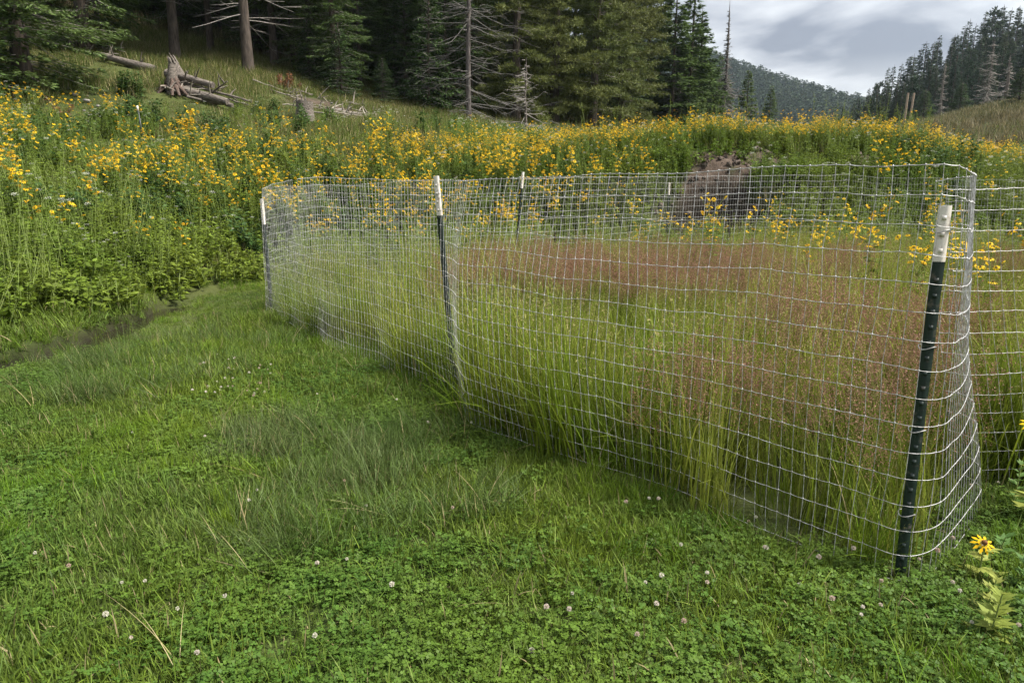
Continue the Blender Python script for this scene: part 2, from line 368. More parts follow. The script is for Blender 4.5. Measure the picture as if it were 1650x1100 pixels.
def wet_at(x, y):
    sd = np.abs(x - STREAM_X(y)); st = (1 - sstep(.24, .38, sd)) * (1 - sstep(8.8, 9.8, y)) * (y > 1)
    hole = np.clip((1 - np.hypot((x - 4.4) / 1.35, (y - 15.0) / .85) + (vnoise(x, y, .6, 33) - .5) * .5) * 4, 0, 1)
    return np.maximum(st, hole)
g_ob = mb.build('ground', M['ground'], smooth=True)
for nm_, arr in (('soil', soil_at(GX, GY)), ('wet', wet_at(GX, GY))):
    a = g_ob.data.attributes.new(nm_, 'FLOAT', 'POINT'); a.data.foreach_set('value', arr.ravel().astype(np.float32))
tag(g_ob, 'uneven meadow floor rising into a weedy bank and wooded slopes', 'ground', kind='structure')

ys = np.arange(1.5, 9.7, .2); sx = STREAM_X(ys)
mb = MB(); v = np.concatenate([np.stack([sx - .32, ys, np.full_like(ys, -.13)], -1), np.stack([sx + .32, ys, np.full_like(ys, -.13)], -1)])
i = np.arange(len(ys) - 1); k = len(ys); mb.add(v, np.stack([i, i + k, i + k + 1, i + 1], -1))
tag(mb.build('stream', M['water']), 'narrow dark trickle of water between lawn and flower bank', 'stream', kind='structure')

# ------------------------------------------------------------------ placement helpers
cp, sp = math.cos(PITCH), math.sin(PITCH)
def to_px(x, y, z):
    zz = z - CAM_H; tt = np.maximum(y * cp - zz * sp, 1e-3)
    return 825 + 1100 * x / tt, 550 - 1100 * (y * sp + zz * cp) / tt
def spot(px, y):
    """a point on the ground at depth y in the direction of photograph column px"""
    z = 0.0
    for _ in range(6):
        x = (px - 825) / 1100 * (y * cp - (z - CAM_H) * sp); z = float(ground(np.array(x), np.array(y)))
    return x, y, z
def on_ground(px, v):
    """where the flat meadow is met under photograph pixel (px, v)"""
    dx, dy = (px - 825) / 1100, (550 - v) / 1100; yy = cp + dy * sp; zz = -sp + dy * cp
    tt = CAM_H / -zz; x, y = dx * tt, yy * tt
    return x, y, float(ground(np.array(x), np.array(y)))
def inside(poly, x, y):
    r = np.zeros(np.shape(x), bool); P = np.array(poly)
    for a, b in zip(P, np.roll(P, -1, 0)):
        c_ = ((a[1] > y) != (b[1] > y)) & (x < (b[0] - a[0]) * (y - a[1]) / (b[1] - a[1] + 1e-12) + a[0])
        r ^= c_
    return r
def sample(x0, x1, y0, y1, dens, f=None, margin=130):
    """random ground points, dens per square metre thinned by f(x, y) in 0..1, kept where the camera or a camera beside it looks"""
    n = int((x1 - x0) * (y1 - y0) * dens); x = U(x0, x1, n); y = U(y0, y1, n)
    if f is not None:
        k = rng.random(n) < f(x, y); x, y = x[k], y[k]
    k = (np.abs(x) < (y * .78 + .75 + margin / 1100 * y)); x, y = x[k], y[k]
    z = ground(x, y); px, pv = to_px(x, y, z); k = pv < 1230
    return np.stack([x[k], y[k], z[k]], -1)

_src = bpy.data.collections.new('scatter_sources')
def protos(name, meshes):
    c_ = bpy.data.collections.new(name + '_kinds')
    for i, me in enumerate(meshes):
        o = bpy.data.objects.new('%s_kind_%03d' % (name, i), me); c_.objects.link(o)
    return c_
def scatter(name, label, cat, coll, P, scale, tilt=.08, zs=None, kinds=None):
    n = len(P); nk = len(coll.objects)
    me = bpy.data.meshes.new(name); me.vertices.add(n); me.vertices.foreach_set('co', P.astype(np.float32).ravel())
    rot = np.stack([rng.normal(0, tilt, n), rng.normal(0, tilt, n), U(0, 6.2832, n)], -1)
    scale = np.broadcast_to(scale, n); sc = np.stack([scale, scale, scale * (1 if zs is None else zs)], -1)
    a = me.attributes.new('rot', 'FLOAT_VECTOR', 'POINT'); a.data.foreach_set('vector', rot.astype(np.float32).ravel())
    a = me.attributes.new('scl', 'FLOAT_VECTOR', 'POINT'); a.data.foreach_set('vector', sc.astype(np.float32).ravel())
    a = me.attributes.new('pick', 'INT', 'POINT'); a.data.foreach_set('value', (rng.integers(0, nk, n) if kinds is None else kinds).astype(np.int32))
    o = bpy.data.objects.new(name, me); COL.objects.link(o)
    g = bpy.data.node_groups.new(name, 'GeometryNodeTree')
    g.interface.new_socket('Geometry', in_out='INPUT', socket_type='NodeSocketGeometry'); g.interface.new_socket('Geometry', in_out='OUTPUT', socket_type='NodeSocketGeometry')
    gi, go = g.nodes.new('NodeGroupInput'), g.nodes.new('NodeGroupOutput')
    ci = g.nodes.new('GeometryNodeCollectionInfo'); ci.inputs['Collection'].default_value = coll
    ci.inputs['Separate Children'].default_value = True; ci.inputs['Reset Children'].default_value = True
    ip = g.nodes.new('GeometryNodeInstanceOnPoints'); ip.inputs['Pick Instance'].default_value = True
    def na(nm_, ty):
        q = g.nodes.new('GeometryNodeInputNamedAttribute'); q.data_type = ty; q.inputs['Name'].default_value = nm_
        return [s for s in q.outputs if s.enabled and s.name == 'Attribute'][0]
    g.links.new(gi.outputs[0], ip.inputs['Points']); g.links.new(ci.outputs[0], ip.inputs['Instance'])
    g.links.new(na('pick', 'INT'), ip.inputs['Instance Index'])
    er = g.nodes.new('FunctionNodeEulerToRotation'); g.links.new(na('rot', 'FLOAT_VECTOR'), er.inputs[0]); g.links.new(er.outputs[0], ip.inputs['Rotation'])
    g.links.new(na('scl', 'FLOAT_VECTOR'), ip.inputs['Scale']); g.links.new(ip.outputs[0], go.inputs[0])
    md = o.modifiers.new('scatter', 'NODES'); md.node_group = g
    return tag(o, label, cat, kind='stuff')

# ------------------------------------------------------------------ fence
P1, P2, P3 = (-2.94, 8.23), (-.39, 4.60), (1.435, 2.29)
P4, P5 = spot(826, 10.5)[:2], spot(1072, 13.0)[:2]
ENC = [P1, (-2.95, 9.3), (-1.2, 10.2), P4, P5, (6.4, 13.3), (8.5, 9), (6.5, 4.6), (3.4, 3.25), (2.05, 3.0), P3, (-.3, 4.2), P2]
def tpost(base, height, tip_len, lean, yaw, label):
    root = thing('fence_post', label, 'fence post', (*base, float(ground(np.array(base[0]), np.array(base[1]))) - .05), (lean[0], lean[1], yaw), 'steel fence posts of the wire enclosure')
    H = height + .05
    sec = np.array([(-.0185, 0), (.0185, 0), (.0185, .005), (.004, .007), (.003, .036), (-.003, .036), (-.004, .007), (-.0185, .005)])
    def seg(mb, z0, z1, grow=0.0):
        s_ = sec * (1 + grow); k = len(s_)
        v = np.concatenate([np.c_[s_, np.full(k, z0)], np.c_[s_, np.full(k, z1)]]); i = np.arange(k); j = (i + 1) % k
        mb.add(v, np.stack([i, j, j + k, i + k], -1)); mb.add(v[k:], [list(range(k))]); mb.add(v[:k], [list(range(k))[::-1]])
    def studs(mb, z0, z1):
        for z in np.arange(z0, z1, .054):
            v = np.array([(-.007, 0, z), (.007, 0, z), (.007, 0, z + .016), (-.007, 0, z + .016), (-.005, -.008, z + .002), (.005, -.008, z + .002), (.005, -.010, z + .010), (-.005, -.010, z + .010)])
            mb.add(v, [(0, 1, 5, 4), (1, 2, 6, 5), (2, 3, 7, 6), (3, 0, 4, 7), (4, 5, 6, 7)])
    a, b = MB(), MB()
    seg(a, 0, H - tip_len); studs(a, .12, H - tip_len - .02); a.build('shaft', M['post_green'], root)
    seg(b, H - tip_len + .0005, H, .04); studs(b, H - tip_len + .03, H - .02); b.build('painted_tip', M['post_white'], root)
    for z in (.30, .62, .92, H - tip_len * .45):                    # wire clips round the post
        c_ = MB(); a_ = np.linspace(-2.6, 2.6, 12); tubes(c_, np.c_[np.sin(a_) * .027, .014 - np.cos(a_) * .027, z + .006 * np.sin(a_ * 2)], .0017, 5); c_.build('wire_clip', M['wire'], root)
    return root
tpost(P1, 1.37, .30, (0, -.03), -.6, 'dark steel post with white tip at the far left corner of the wire enclosure')
tpost(P2, 1.54, .26, (0.0, -.085), -.5, 'tall dark post with white tip in the middle of the nearer wire fence')
tpost(P3, 1.35, .185, (0, -.005), -.35, 'nearest dark steel post with long white tip where the wire turns the corner')
tpost(P4, 1.74, .24, (0, .09), .2, 'slim leaning post of the back fence standing above reddish grass')
tpost(P5, 1.64, .22, (0, 0), .1, 'back fence post in front of the dark hollow in the bank')
x, y, z = spot(233, 19.0)
tr_ = thing('fence_post', 'lone thin post with white tip among flowers on the left slope', 'fence post', (x, y, z - .1), (.02, -.06, .3))
a, b = MB(), MB()
box(a, -.02, .02, -.015, .015, 0, 1.0); box(b, -.021, .021, -.016, .016, 1.001, 1.14); a.build('shaft', M['post_green'], tr_); b.build('painted_tip', M['post_white'], tr_)

def smooth_path(pts, z0, zt, step=.0508, top=None):
    """a rounded path through plan points with bottom and top heights, resampled evenly"""
    P = np.c_[np.array(pts, float), np.array(z0, float), np.array(zt, float), np.array(pts if top is None else top, float)]
    sl = np.r_[0, np.cumsum(np.hypot(*np.diff(P[:, :2], axis=0).T))]; f_ = np.arange(0, sl[-1], .01)
    o_ = np.stack([np.interp(f_, sl, P[:, k]) for k in range(6)], -1)
    for _ in range(2):                                              # round the bends off
        e_ = np.concatenate([np.repeat(o_[:1], 4, 0), o_, np.repeat(o_[-1:], 4, 0)]); c_ = np.cumsum(np.vstack([np.zeros((1, 6)), e_]), 0); o_ = (c_[9:] - c_[:-9]) / 9
    s = np.r_[0, np.cumsum(np.hypot(*np.diff(o_[:, :2], axis=0).T))]
    ss = np.arange(0, s[-1], step); return ss, np.stack([np.interp(ss, s, o_[:, k]) for k in range(6)], -1)
def wire_mesh(name, label, pts, z0, zt, rows=16, warp=None, seed=1, knots=True, shear=None, r=.00135, top=None):
    ss, Q = smooth_path(pts, z0, zt, top=top); n = len(ss); h = np.linspace(0, 1, rows)
    T = norm(np.gradient(Q[:, :2], axis=0)); Nn = np.stack([T[:, 1], -T[:, 0]], -1)     # towards the camera side
    G = np.zeros((n, rows, 3)); G[..., :2] = Q[:, None, :2] * (1 - h)[None, :, None] + Q[:, None, 4:] * h[None, :, None]; G[..., 2] = Q[:, None, 2] + (Q[:, 3] - Q[:, 2])[:, None] * h
    S, Hh = np.meshgrid(ss, h * 1.5, indexing='ij')
    bow = (vnoise(S, Hh, .9, seed) - .5) * .085 + (vnoise(S, Hh, .3, seed + 4) - .5) * .022
    if warp is not None: bow = bow + warp(ss, h)
    G[..., :2] += Nn[:, None] * bow[..., None]
    G[..., 2] += (vnoise(S, Hh, .5, seed + 8) - .5) * .030 + (vnoise(S, Hh, .13, seed + 9) - .5) * .010
    along = (vnoise(S, Hh, .2, seed + 11) - .5) * .022 + (0 if shear is None else shear(ss, h))
    G[..., :2] += T[:, None] * along[..., None]
    mb = MB()
    Hw = np.repeat(G.transpose(1, 0, 2), 2, axis=1)[:, :-1]; Hw[:, 1::2] = (Hw[:, 0:-1:2] + Hw[:, 2::2]) / 2; Hw[:, 1::2, 2] -= .0015   # crimped between knots
    r0 = np.where(np.isin(np.arange(rows), [0, rows - 1]), r * 1.25, r)
    tubes(mb, Hw, np.repeat(r0[:, None], Hw.shape[1], 1), 4); tubes(mb, G, r * .95, 4)
    if knots:
        C = G.reshape(-1, 1, 3); o8 = np.array([(1, 0, 0), (0, 1, 0), (-1, 0, 0), (0, -1, 0), (0, 0, 1.5), (0, 0, -1.5)]) * r * 2.7
        f8 = np.array([(0, 1, 4), (1, 2, 4), (2, 3, 4), (3, 0, 4), (1, 0, 5), (2, 1, 5), (3, 2, 5), (0, 3, 5)])
        mb.add((C + o8).reshape(-1, 3), ((np.arange(len(C)) * 6)[:, None, None] + f8).reshape(-1, 3))
    o_ = mb.build(name, M['wire']); return tag(o_, label, 'wire fence', 'woven wire fencing of the enclosure')
def front_warp(ss, h):
    b = np.exp(-((ss - 4.65) / .30) ** 2)[:, None] * (.05 * (1 - h))[None]              # billow beside the middle post
    b = b + np.exp(-((ss - 2.6) / 1.6) ** 2)[:, None] * (.05 * (1 - h) ** 1.5)[None]
    return b + np.exp(-((ss - 6.6) / 1.0) ** 2)[:, None] * (.08 * np.sin(h * 3.1))[None]
cs = .022
_a = [(-2.90, 9.35), (-2.99, 8.75), (P1[0] - cs, P1[1] - cs), (-1.70, 6.39), (P2[0] - cs - .02, P2[1] - cs), (-.345, 4.38), (-.27, 4.10), (.22, 3.54), (.85, 2.98)]
wire_mesh('wire_fence', 'long woven wire panel bowing from the left corner post to the nearest post',
    _a + [(P3[0] - .03, P3[1] - .04), (1.53, 2.29), (1.74, 2.49), (1.95, 2.70), (2.12, 2.90), (2.14, 3.03), (2.07, 3.12)],
    [.02] * 16, [1.60, 1.56, 1.49, 1.50, 1.51, 1.50, 1.50, 1.49, 1.50, 1.50, 1.48, 1.46, 1.465, 1.475, 1.475, 1.45], warp=front_warp, seed=2,
    top=_a + [(P3[0] - .02, P3[1] - .03), (1.55, 2.39), (1.68, 2.58), (1.77, 2.72), (1.86, 2.88), (1.88, 3.0), (1.81, 3.09)])
wire_mesh('wire_fence', 'front woven wire panel running off the right side beyond the bunched corner',
    [(2.25, 3.10), (2.42, 3.10), (2.7, 3.13), (3.1, 3.22), (3.7, 3.45), (4.6, 3.8)], [.02] * 6, [1.435, 1.435, 1.44, 1.45, 1.46, 1.48], seed=5,
    top=[(1.90, 3.10), (2.10, 3.12), (2.45, 3.15), (2.93, 3.25), (3.6, 3.46), (4.55, 3.8)])
bx = [(-2.88, 9.4), (-2.72, 9.75), (-2.2, 9.95), (-1.1, 10.2), (P4[0], P4[1] - .03), (1.6, 11.75), (P5[0], P5[1] - .03), (4.6, 13.2), (6.45, 13.35)]
wire_mesh('wire_fence', 'far woven wire panel along the back of the enclosure below the flower bank', bx, [.1, .1, .1, .1, .12, .15, .18, .18, .18],
    [1.63, 1.66, 1.64, 1.63, 1.66, 1.72, 1.74, 1.78, 1.80], seed=9, r=.0018)
wire_mesh('wire_fence', 'side woven wire panel on the right returning from the back corner', [(6.47, 13.33), (7.6, 11.5), (8.5, 9), (8.0, 7), (6.5, 4.8), (4.75, 3.85)],
    [.15, .1, .05, .02, .02, .02], [1.78, 1.66, 1.56, 1.52, 1.5, 1.48], seed=13, r=.0018)

# ------------------------------------------------------------------ grass and weeds: the kinds of tuft
def disc(n, rad, p=.5): a = U(0, 6.2832, n); q = rad * rng.random(n) ** p; return np.stack([q * np.cos(a), q * np.sin(a), np.zeros(n)], -1)
def tuft(n, rad, lo, hi, wd, lean=.35, bend=.7, seg=3, mt='lawn', dry=.03):
    mb = MB(); P = disc(n, rad); az = U(0, 6.2832, n); tt = U(.5, 1.45, n)
    k = rng.random(n) < dry
    for sel, m_ in ((~k, 0), (k, 1)):
        c_ = int(sel.sum())
        if c_: blades(mb, P[sel], az[sel], np.abs(rng.normal(0, lean, c_)), rng.normal(bend * .6, bend * .6, c_), U(lo, hi, c_), U(wd * .6, wd * 1.2, c_), seg, m_, tt[sel])
    return mb.mesh(mt + '_tuft', [M[mt], M['straw']])
def clover_clump(n, rad):
    mb = MB(); P = disc(n, rad); h = U(.025, .075, n); az = U(0, 6.2832, n)
    C = blades(mb, P, az, U(0, .4, n), U(0, .3, n), h, .0016, 2, 0); top = C[:, -1]
    L0 = U(.009, .0155, n); tt = U(.75, 1.25, n); tiltn = norm(np.stack([rng.normal(0, .3, n), rng.normal(0, .3, n), np.ones(n)], -1))
    for k in range(3):
        a = az + k * 2.094 + rng.normal(0, .15, n); D = np.stack([np.cos(a), np.sin(a), rng.normal(.0, .18, n)], -1)
        leaves(mb, top, D, tiltn, L0 * 1.25, L0 * 1.25, 0, tt, wide=.62, fold=.12)
    return mb.mesh('clover_clump', [M['clover']])
def panicle(mb, top, dirs, ln, nq, m, size=(.006, .0035)):
    n = len(top); k = np.repeat(np.arange(n), nq); N_ = len(k)
    f = U(0, 1, N_); rad = ln * .26 * (1 - f) ** .8 * np.sqrt(rng.random(N_)) + .002; a = U(0, 6.2832, N_)
    P = top[k] - dirs[k] * (ln * (1 - f))[:, None] + np.stack([rad * np.cos(a), rad * np.sin(a), U(-.008, .008, N_)], -1)
    D = norm(dirs[k] * .8 + rng.normal(0, .6, (N_, 3))); leaves(mb, P, D, rng.normal(0, 1, (N_, 3)), U(.7, 1.3, N_) * size[0], size[1], m, U(.75, 1.25, N_))
def meadow_clump(kind, ns, nb, rad=.13):
    """upright stalks with seed heads over basal blades"""
    mb = MB(); P = disc(nb, rad); az = U(0, 6.2832, nb)
    blades(mb, P, az, np.abs(rng.normal(0, .16, nb)), np.abs(rng.normal(.45, .4, nb)), U(.30, .74, nb), U(.004, .008, nb), 4, 0, U(.45, 1.5, nb))
    P = disc(ns, rad); az = U(0, 6.2832, ns); Ln = U(.58, .84, ns)
    C = blades(mb, P, az, np.abs(rng.normal(0, .07, ns)), rng.normal(.08, .12, ns), Ln, .0042 if kind != 'red' else .0028, 4, 2, U(.9, 1.9, ns), tip=.5)
    d = norm(C[:, -1] - C[:, -2])
    if kind == 'red': panicle(mb, C[:, -1], d, .19, 44, 1, (.010, .0052))
    else: panicle(mb, C[:, -1], d, .13, 8, 3, (.018, .006))
    return mb.mesh(kind + '_meadow_clump', [M['meadow'], M['panicle'], M['meadow'] if kind != 'red' else M['hill'], M['seed']])
def forb(nst, h0, h1, lf, mt, per=26, rad=.16, lw=.34, white=0.0, stem='stem'):
    mb = MB(); P = disc(nst, rad); az = U(0, 6.2832, nst); H = U(h0, h1, nst); SG = 6
    C = blades(mb, P, az, np.abs(rng.normal(.06, .08, nst)), rng.normal(.15, .2, nst), H, U(.006, .010, nst), SG, 1, U(.8, 1.2, nst), tip=.45)
    blades(mb, P, az, np.abs(rng.normal(.06, .08, nst)) * 0 + .05, np.full(nst, .1), H * .9, .007, 3, 1, 1.0, face=az, tip=.45)
    k = np.repeat(np.arange(nst), per); N_ = len(k); s = U(.08, 1, N_) ** .85
    fi = s * SG; i0 = np.minimum(fi.astype(int), SG - 1); fr = (fi - i0)[:, None]; Q = C[k, i0] * (1 - fr) + C[k, i0 + 1] * fr
    a = U(0, 6.2832, N_); D = np.stack([np.cos(a), np.sin(a), U(-.35, .65, N_)], -1)
    Ln = lf * U(.55, 1.2, N_) * (1.15 - .55 * s); nn = np.stack([rng.normal(0, .5, N_), rng.normal(0, .5, N_), np.ones(N_)], -1)
    leaves(mb, Q, D, nn, Ln, Ln * lw * U(.7, 1.2, N_), 0, U(.7, 1.3, N_), fold=.15)
    if white:
        for q in range(int(nst * white)):
            T = C[q, -1]; n_ = 60; V = T + disc(n_, .05) + np.c_[np.zeros((n_, 2)), U(-.01, .02, n_)]
            leaves(mb, V, rng.normal(0, 1, (n_, 3)), np.tile([0, 0, 1.], (n_, 1)), .010, .008, 2)
    return mb.mesh('weed_clump', [M[mt], M[stem], M['white_flower']])

lawn_k = protos('lawn_tuft', [tuft(48, .10, .025, .07, .0050, .75, .6) for _ in range(4)] + [tuft(40, .10, .04, .11, .0046, .6, .9) for _ in range(2)])
bright_k = protos('bright_tuft', [tuft(60, .07, .06, .16, .004, .3, .7, 4, 'lush', .03) for _ in range(3)])
wispy_k = protos('wispy_tuft', [tuft(70, .13, .10, .27, .0032, .5, .9, 5, 'wispy', .06) for _ in range(4)])
clover_k = protos('clover_clump', [clover_clump(34, .10) for _ in range(5)])
red_k = protos('red_meadow', [meadow_clump('red', 15, 34) for _ in range(4)])
green_k = protos('green_meadow', [meadow_clump('green', 10, 60) for _ in range(4)])
edge_k = protos('edge_grass', [tuft(34, .10, .22, .52, .0062, .28, .95, 6, 'lush', .07) for _ in range(4)])
forb_k = protos('bank_weed', [forb(6, .45, .85, .105, 'forb') for _ in range(4)] + [forb(5, .5, .95, .085, 'forb', white=.4) for _ in range(1)])
dark_k = protos('dark_weed', [forb(7, .35, .75, .14, 'forb_dark', 30, lw=.5) for _ in range(3)])
low_k = protos('low_weed', [forb(7, .15, .35, .10, 'forb', 16, .18, .5) for _ in range(3)])
hill_k = protos('hill_grass', [tuft(60, .22, .12, .34, .008, .35, .7, 3, 'hill', .22) for _ in range(4)])

stalk_k = protos('tall_stalk', [forb(4, .9, 1.4, .075, 'forb', 42, .2, .26) for _ in range(4)])
pale_k = protos('pale_stalk', [forb(5, .8, 1.25, .085, 'pale_forb', 40, .18, .28) for _ in range(3)])
dull_k = protos('dull_grass', [tuft(60, .22, .10, .30, .009, .4, .6, 3, 'dull', .25) for _ in range(3)])
def enc(x, y): return inside(ENC, x, y)
def near_line(x, y):
    """distance on the lawn side to the nearer fence"""
    L_ = [P1, P2, (-.3, 4.2), P3, (2.05, 3.0), (4.6, 3.8)]; best = np.full(np.shape(x), 1e9)
    for a, b in zip(L_[:-1], L_[1:]):
        a, b = np.array(a), np.array(b); ab = b - a; tt = np.clip(((x - a[0]) * ab[0] + (y - a[1]) * ab[1]) / (ab @ ab), 0, 1)
        best = np.minimum(best, np.hypot(x - a[0] - tt * ab[0], y - a[1] - tt * ab[1]))
    return best
def lawn_f(x, y): return (foot_dist(x, y) < -.10) & ~enc(x, y) & ((np.abs(x - STREAM_X(y)) > .32 + .16 * (vnoise(x, y, .4, 95) - .5)) | (y > 9.4))
def burrow(x, y):
    b = np.zeros(np.shape(x), bool)
    for px, v, r_ in ((437, 1046, .07), (1178, 1085, .06), (650, 865, .06), (520, 830, .05), (345, 655, .06)):
        q = on_ground(px, v); b |= np.hypot(x - q[0], (y - q[1]) * .8) < r_
    return b
CL = lambda x, y: sstep(.40, .62, vnoise(x, y, .75, 41) * .7 + vnoise(x, y, .25, 42) * .3)
def cgreen(x, y): return lawn_f(x, y) & ~burrow(x, y)
# near lawn
P = sample(-4.6, 4.5, 1.0, 4.4, 430, lambda x, y: cgreen(x, y) * (1 - .42 * np.maximum(CL(x, y), .9 * sstep(.2, 1.6, x)))); scatter('lawn_grass', 'short green lawn grass in the foreground', 'grass', lawn_k, P, U(.65, 1.2, len(P)), .12)
P = sample(-4.8, 4.5, 4.4, 12.5, 190, cgreen); scatter('meadow_lawn_grass', 'grazed green grass between the stream and the fence', 'grass', lawn_k, P, U(.8, 1.45, len(P)) * np.where(P[:, 0] < -3.4, .5, 1), .12)
P = sample(-4.6, 4.5, 1.0, 6.5, 290, lambda x, y: cgreen(x, y) * (.15 + .85 * np.maximum(CL(x, y), sstep(.2, 1.6, x) * (y < 4)))); scatter('clover_leaves', 'low clover leaves matted through the foreground lawn', 'clover', clover_k, P, U(.42, .85, len(P)), .15)
P = sample(-4.6, 4.5, 1.0, 9, 70, lambda x, y: cgreen(x, y) * sstep(.55, .75, vnoise(x, y, .55, 77))); scatter('bright_grass', 'bright longer grass tufts scattered over the lawn', 'grass', bright_k, P, U(.5, .95, len(P)), .25)
def wispy_f(x, y):
    q = np.zeros(np.shape(x))
    for px, v, rx, ry, a in ((470, 720, .55, .5, 1), (590, 800, .6, .45, 1), (420, 830, .45, .4, .8), (650, 720, .5, .5, .8), (720, 800, .4, .4, .7), (250, 620, .8, .8, .6), (320, 560, .9, .8, .6), (140, 600, .7, .6, .5), (560, 900, .4, .3, .7), (200, 900, .4, .3, .4)):
        c_ = on_ground(px, v); q = np.maximum(q, a * (1 - sstep(.5, 1.1, np.hypot((x - c_[0]) / rx, (y - c_[1]) / ry))))
    return cgreen(x, y) * np.maximum(q, .05 * (vnoise(x, y, .5, 88) > .6)) * sstep(.25, .55, vnoise(x, y, .33, 89))
P = sample(-4.6, 3.5, 1.2, 9, 95, wispy_f); scatter('wispy_grass', 'fine grey green grass flopping over in the middle of the lawn', 'grass', wispy_k, P, U(.6, 1.15, len(P)), .25)
def strand():
    mb = MB(); n_ = 3; blades(mb, disc(n_, .05), U(0, 6.28, n_), U(.3, 1.1, n_), U(.3, .9, n_), U(.18, .42, n_), .0026, 6, 0, U(.8, 1.3, n_)); return mb
strand_k = protos('long_blade', [strand().mesh('long_blade', [M['straw' if k == 0 else 'wispy' if k < 3 else 'lush']]) for k in range(5)])
P = sample(-4.4, 3.5, 1.2, 8, 7, cgreen); scatter('long_blades', 'single long bent grass blades and straws lying over the lawn', 'grass', strand_k, P, U(.6, 1.1, len(P)), .2)
# inside the enclosure
def redness(x, y):
    q = vnoise(x, y, 1.1, 51) * .5 + vnoise(x, y, .4, 52) * .3
    for cx, cy, rx, ry, a in ((.4, 8.0, 1.2, 1.7, .95), (1.9, 4.7, .7, .5, .6), (1.5, 3.85, .8, .3, -.35), (3.5, 9, 2.2, 2.0, .35), (2.6, 6.6, 1.0, .7, .4), (2.9, 4.6, .7, .5, .4), (.2, 6.6, .5, .5, .3), (.75, 5.2, .7, .6, -.5), (-1.6, 8, 1.2, 1.2, -.3), (1.6, 3.25, .7, .6, .9), (-.2, 4.9, .6, .5, -.5)):
        q = q + a * np.exp(-((x - cx) / rx) ** 2 - ((y - cy) / ry) ** 2)
    return sstep(.52, .76, q)
encf = lambda x, y: enc(x, y) & (foot_dist(x, y) < .5)
P = sample(-3, 9, 2.3, 14, 52, lambda x, y: encf(x, y) * redness(x, y) * (.25 + .75 * sstep(.3, .5, vnoise(x, y, .38, 156)))); scatter('red_seed_grass', 'tall reddish brown seeding grass inside the enclosure', 'grass', red_k, P, U(.72, 1.12, len(P)), .13)
P = sample(-3, 9, 2.2, 14, 58, lambda x, y: encf(x, y) * (1 - .55 * redness(x, y)) * (.15 + .85 * sstep(.30, .55, vnoise(x, y, .42, 56)))); scatter('tall_green_grass', 'tall green grass inside the wire enclosure', 'grass', green_k, P, U(.65, 1.12, len(P)) * (.65 + .65 * vnoise(P[:, 0], P[:, 1], .6, 57)), .18)
P = sample(-3.2, 5, 2.2, 9, 110, lambda x, y: encf(x, y) * (near_line(x, y) < .2 + .8 * sstep(.35, .7, vnoise(x, y, .8, 58))) * (1 - .85 * redness(x, y)) * np.where(x > 1.0, .5, 1)); scatter('fence_edge_grass', 'broad green blades crowding the foot of the wire fence', 'grass', edge_k, P, U(.45, .95, len(P)) * np.where(P[:, 0] < -.9, .6, 1), .2)
P = sample(-3.2, 5, 2.0, 9, 80, lambda x, y: (~enc(x, y)) * (foot_dist(x, y) < -.2) * (near_line(x, y) < .16) & (x < 1.0)); scatter('fence_foot_grass', 'longer grass growing through the fence from outside', 'grass', edge_k, P, U(.2, .45, len(P)), .3)
P = sample(2.2, 9, 1.2, 4.5, 60, lambda x, y: (~enc(x, y)) & (y > 3.0) & (x > 2.5) & (near_line(x, y) < .4)); scatter('corner_grass', 'tall green grass right of the fence corner', 'grass', green_k, P, U(.5, .8, len(P)), .15)
# stream edges
P = sample(-5.6, -3.6, 2, 12.5, 110, lambda x, y: ((np.abs(STREAM_X(y) - x - .34) < .17) | (np.abs(x - STREAM_X(y)) < .42) & (vnoise(x, y, .6, 301) > .66))); scatter('stream_bank_grass', 'grass overhanging the little stream', 'grass', edge_k, P, U(.2, .42, len(P)), .3)
P = sample(-6.6, -4.7, 3, 9, 130, lambda x, y: x < STREAM_X(y) - .3); scatter('far_bank_grass', 'grass on the far side of the stream', 'grass', lawn_k, P, U(1.2, 2.3, len(P)), .25)
# the bank
KEEP = [(spot(px_, yy_)[:2], r_) for px_, yy_, r_ in ((491, 24.0, .75), (300, 25, 1.0), (330, 24.8, 1.1), (350, 24.6, .9), (280, 24.6, .7), (233, 19, .9), (207, 27.5, 1.1), (102, 21, .5), (170, 22.5, 1.2), (150, 23, 1.0), (540, 26.5, 1.4), (470, 27, 1.0), (590, 27.5, 1.0))]
def clear(x, y):
    c_ = np.ones(np.shape(x), bool)
    for (a_, b_), r_ in KEEP: c_ &= np.hypot(x - a_, (y - b_ + r_ * .7) * .62) > r_
    return c_
def bank_f(x, y): return clear(x, y) & (foot_dist(x, y) > -.15) & (soil_at(x, y) < .4 + .6 * (vnoise(x, y, .3, 97) > .72)) & (wet_at(x, y) < .4)
def hilly(x, y):
    e_ = np.where(x < -.50 * y, 20.5, 17.0) + (vnoise(x, y, 1.6, 62) - .5) * 2.5
    return np.clip(sstep(e_ - .6, e_ + 1.4, y) * (1 - sstep(-2.2, -.6, x)) + .5 * sstep(.55, .75, vnoise(x, y, 1.8, 61)) * (x < -2), 0, 1)
P = sample(-20, 24, 4, 26, 24, lambda x, y: bank_f(x, y) * (foot_dist(x, y) > .25 + .7 * (1 - sstep(6.5, 8.5, y))) * (1 - .85 * hilly(x, y)) * (y < 23)); scatter('bank_weeds', 'dense leafy green weeds covering the bank', 'weeds', forb_k, P, U(.5, 1.0, len(P)) * (.45 + .55 * sstep(.2, 1.4, foot_dist(P[:, 0], P[:, 1]))), .15)
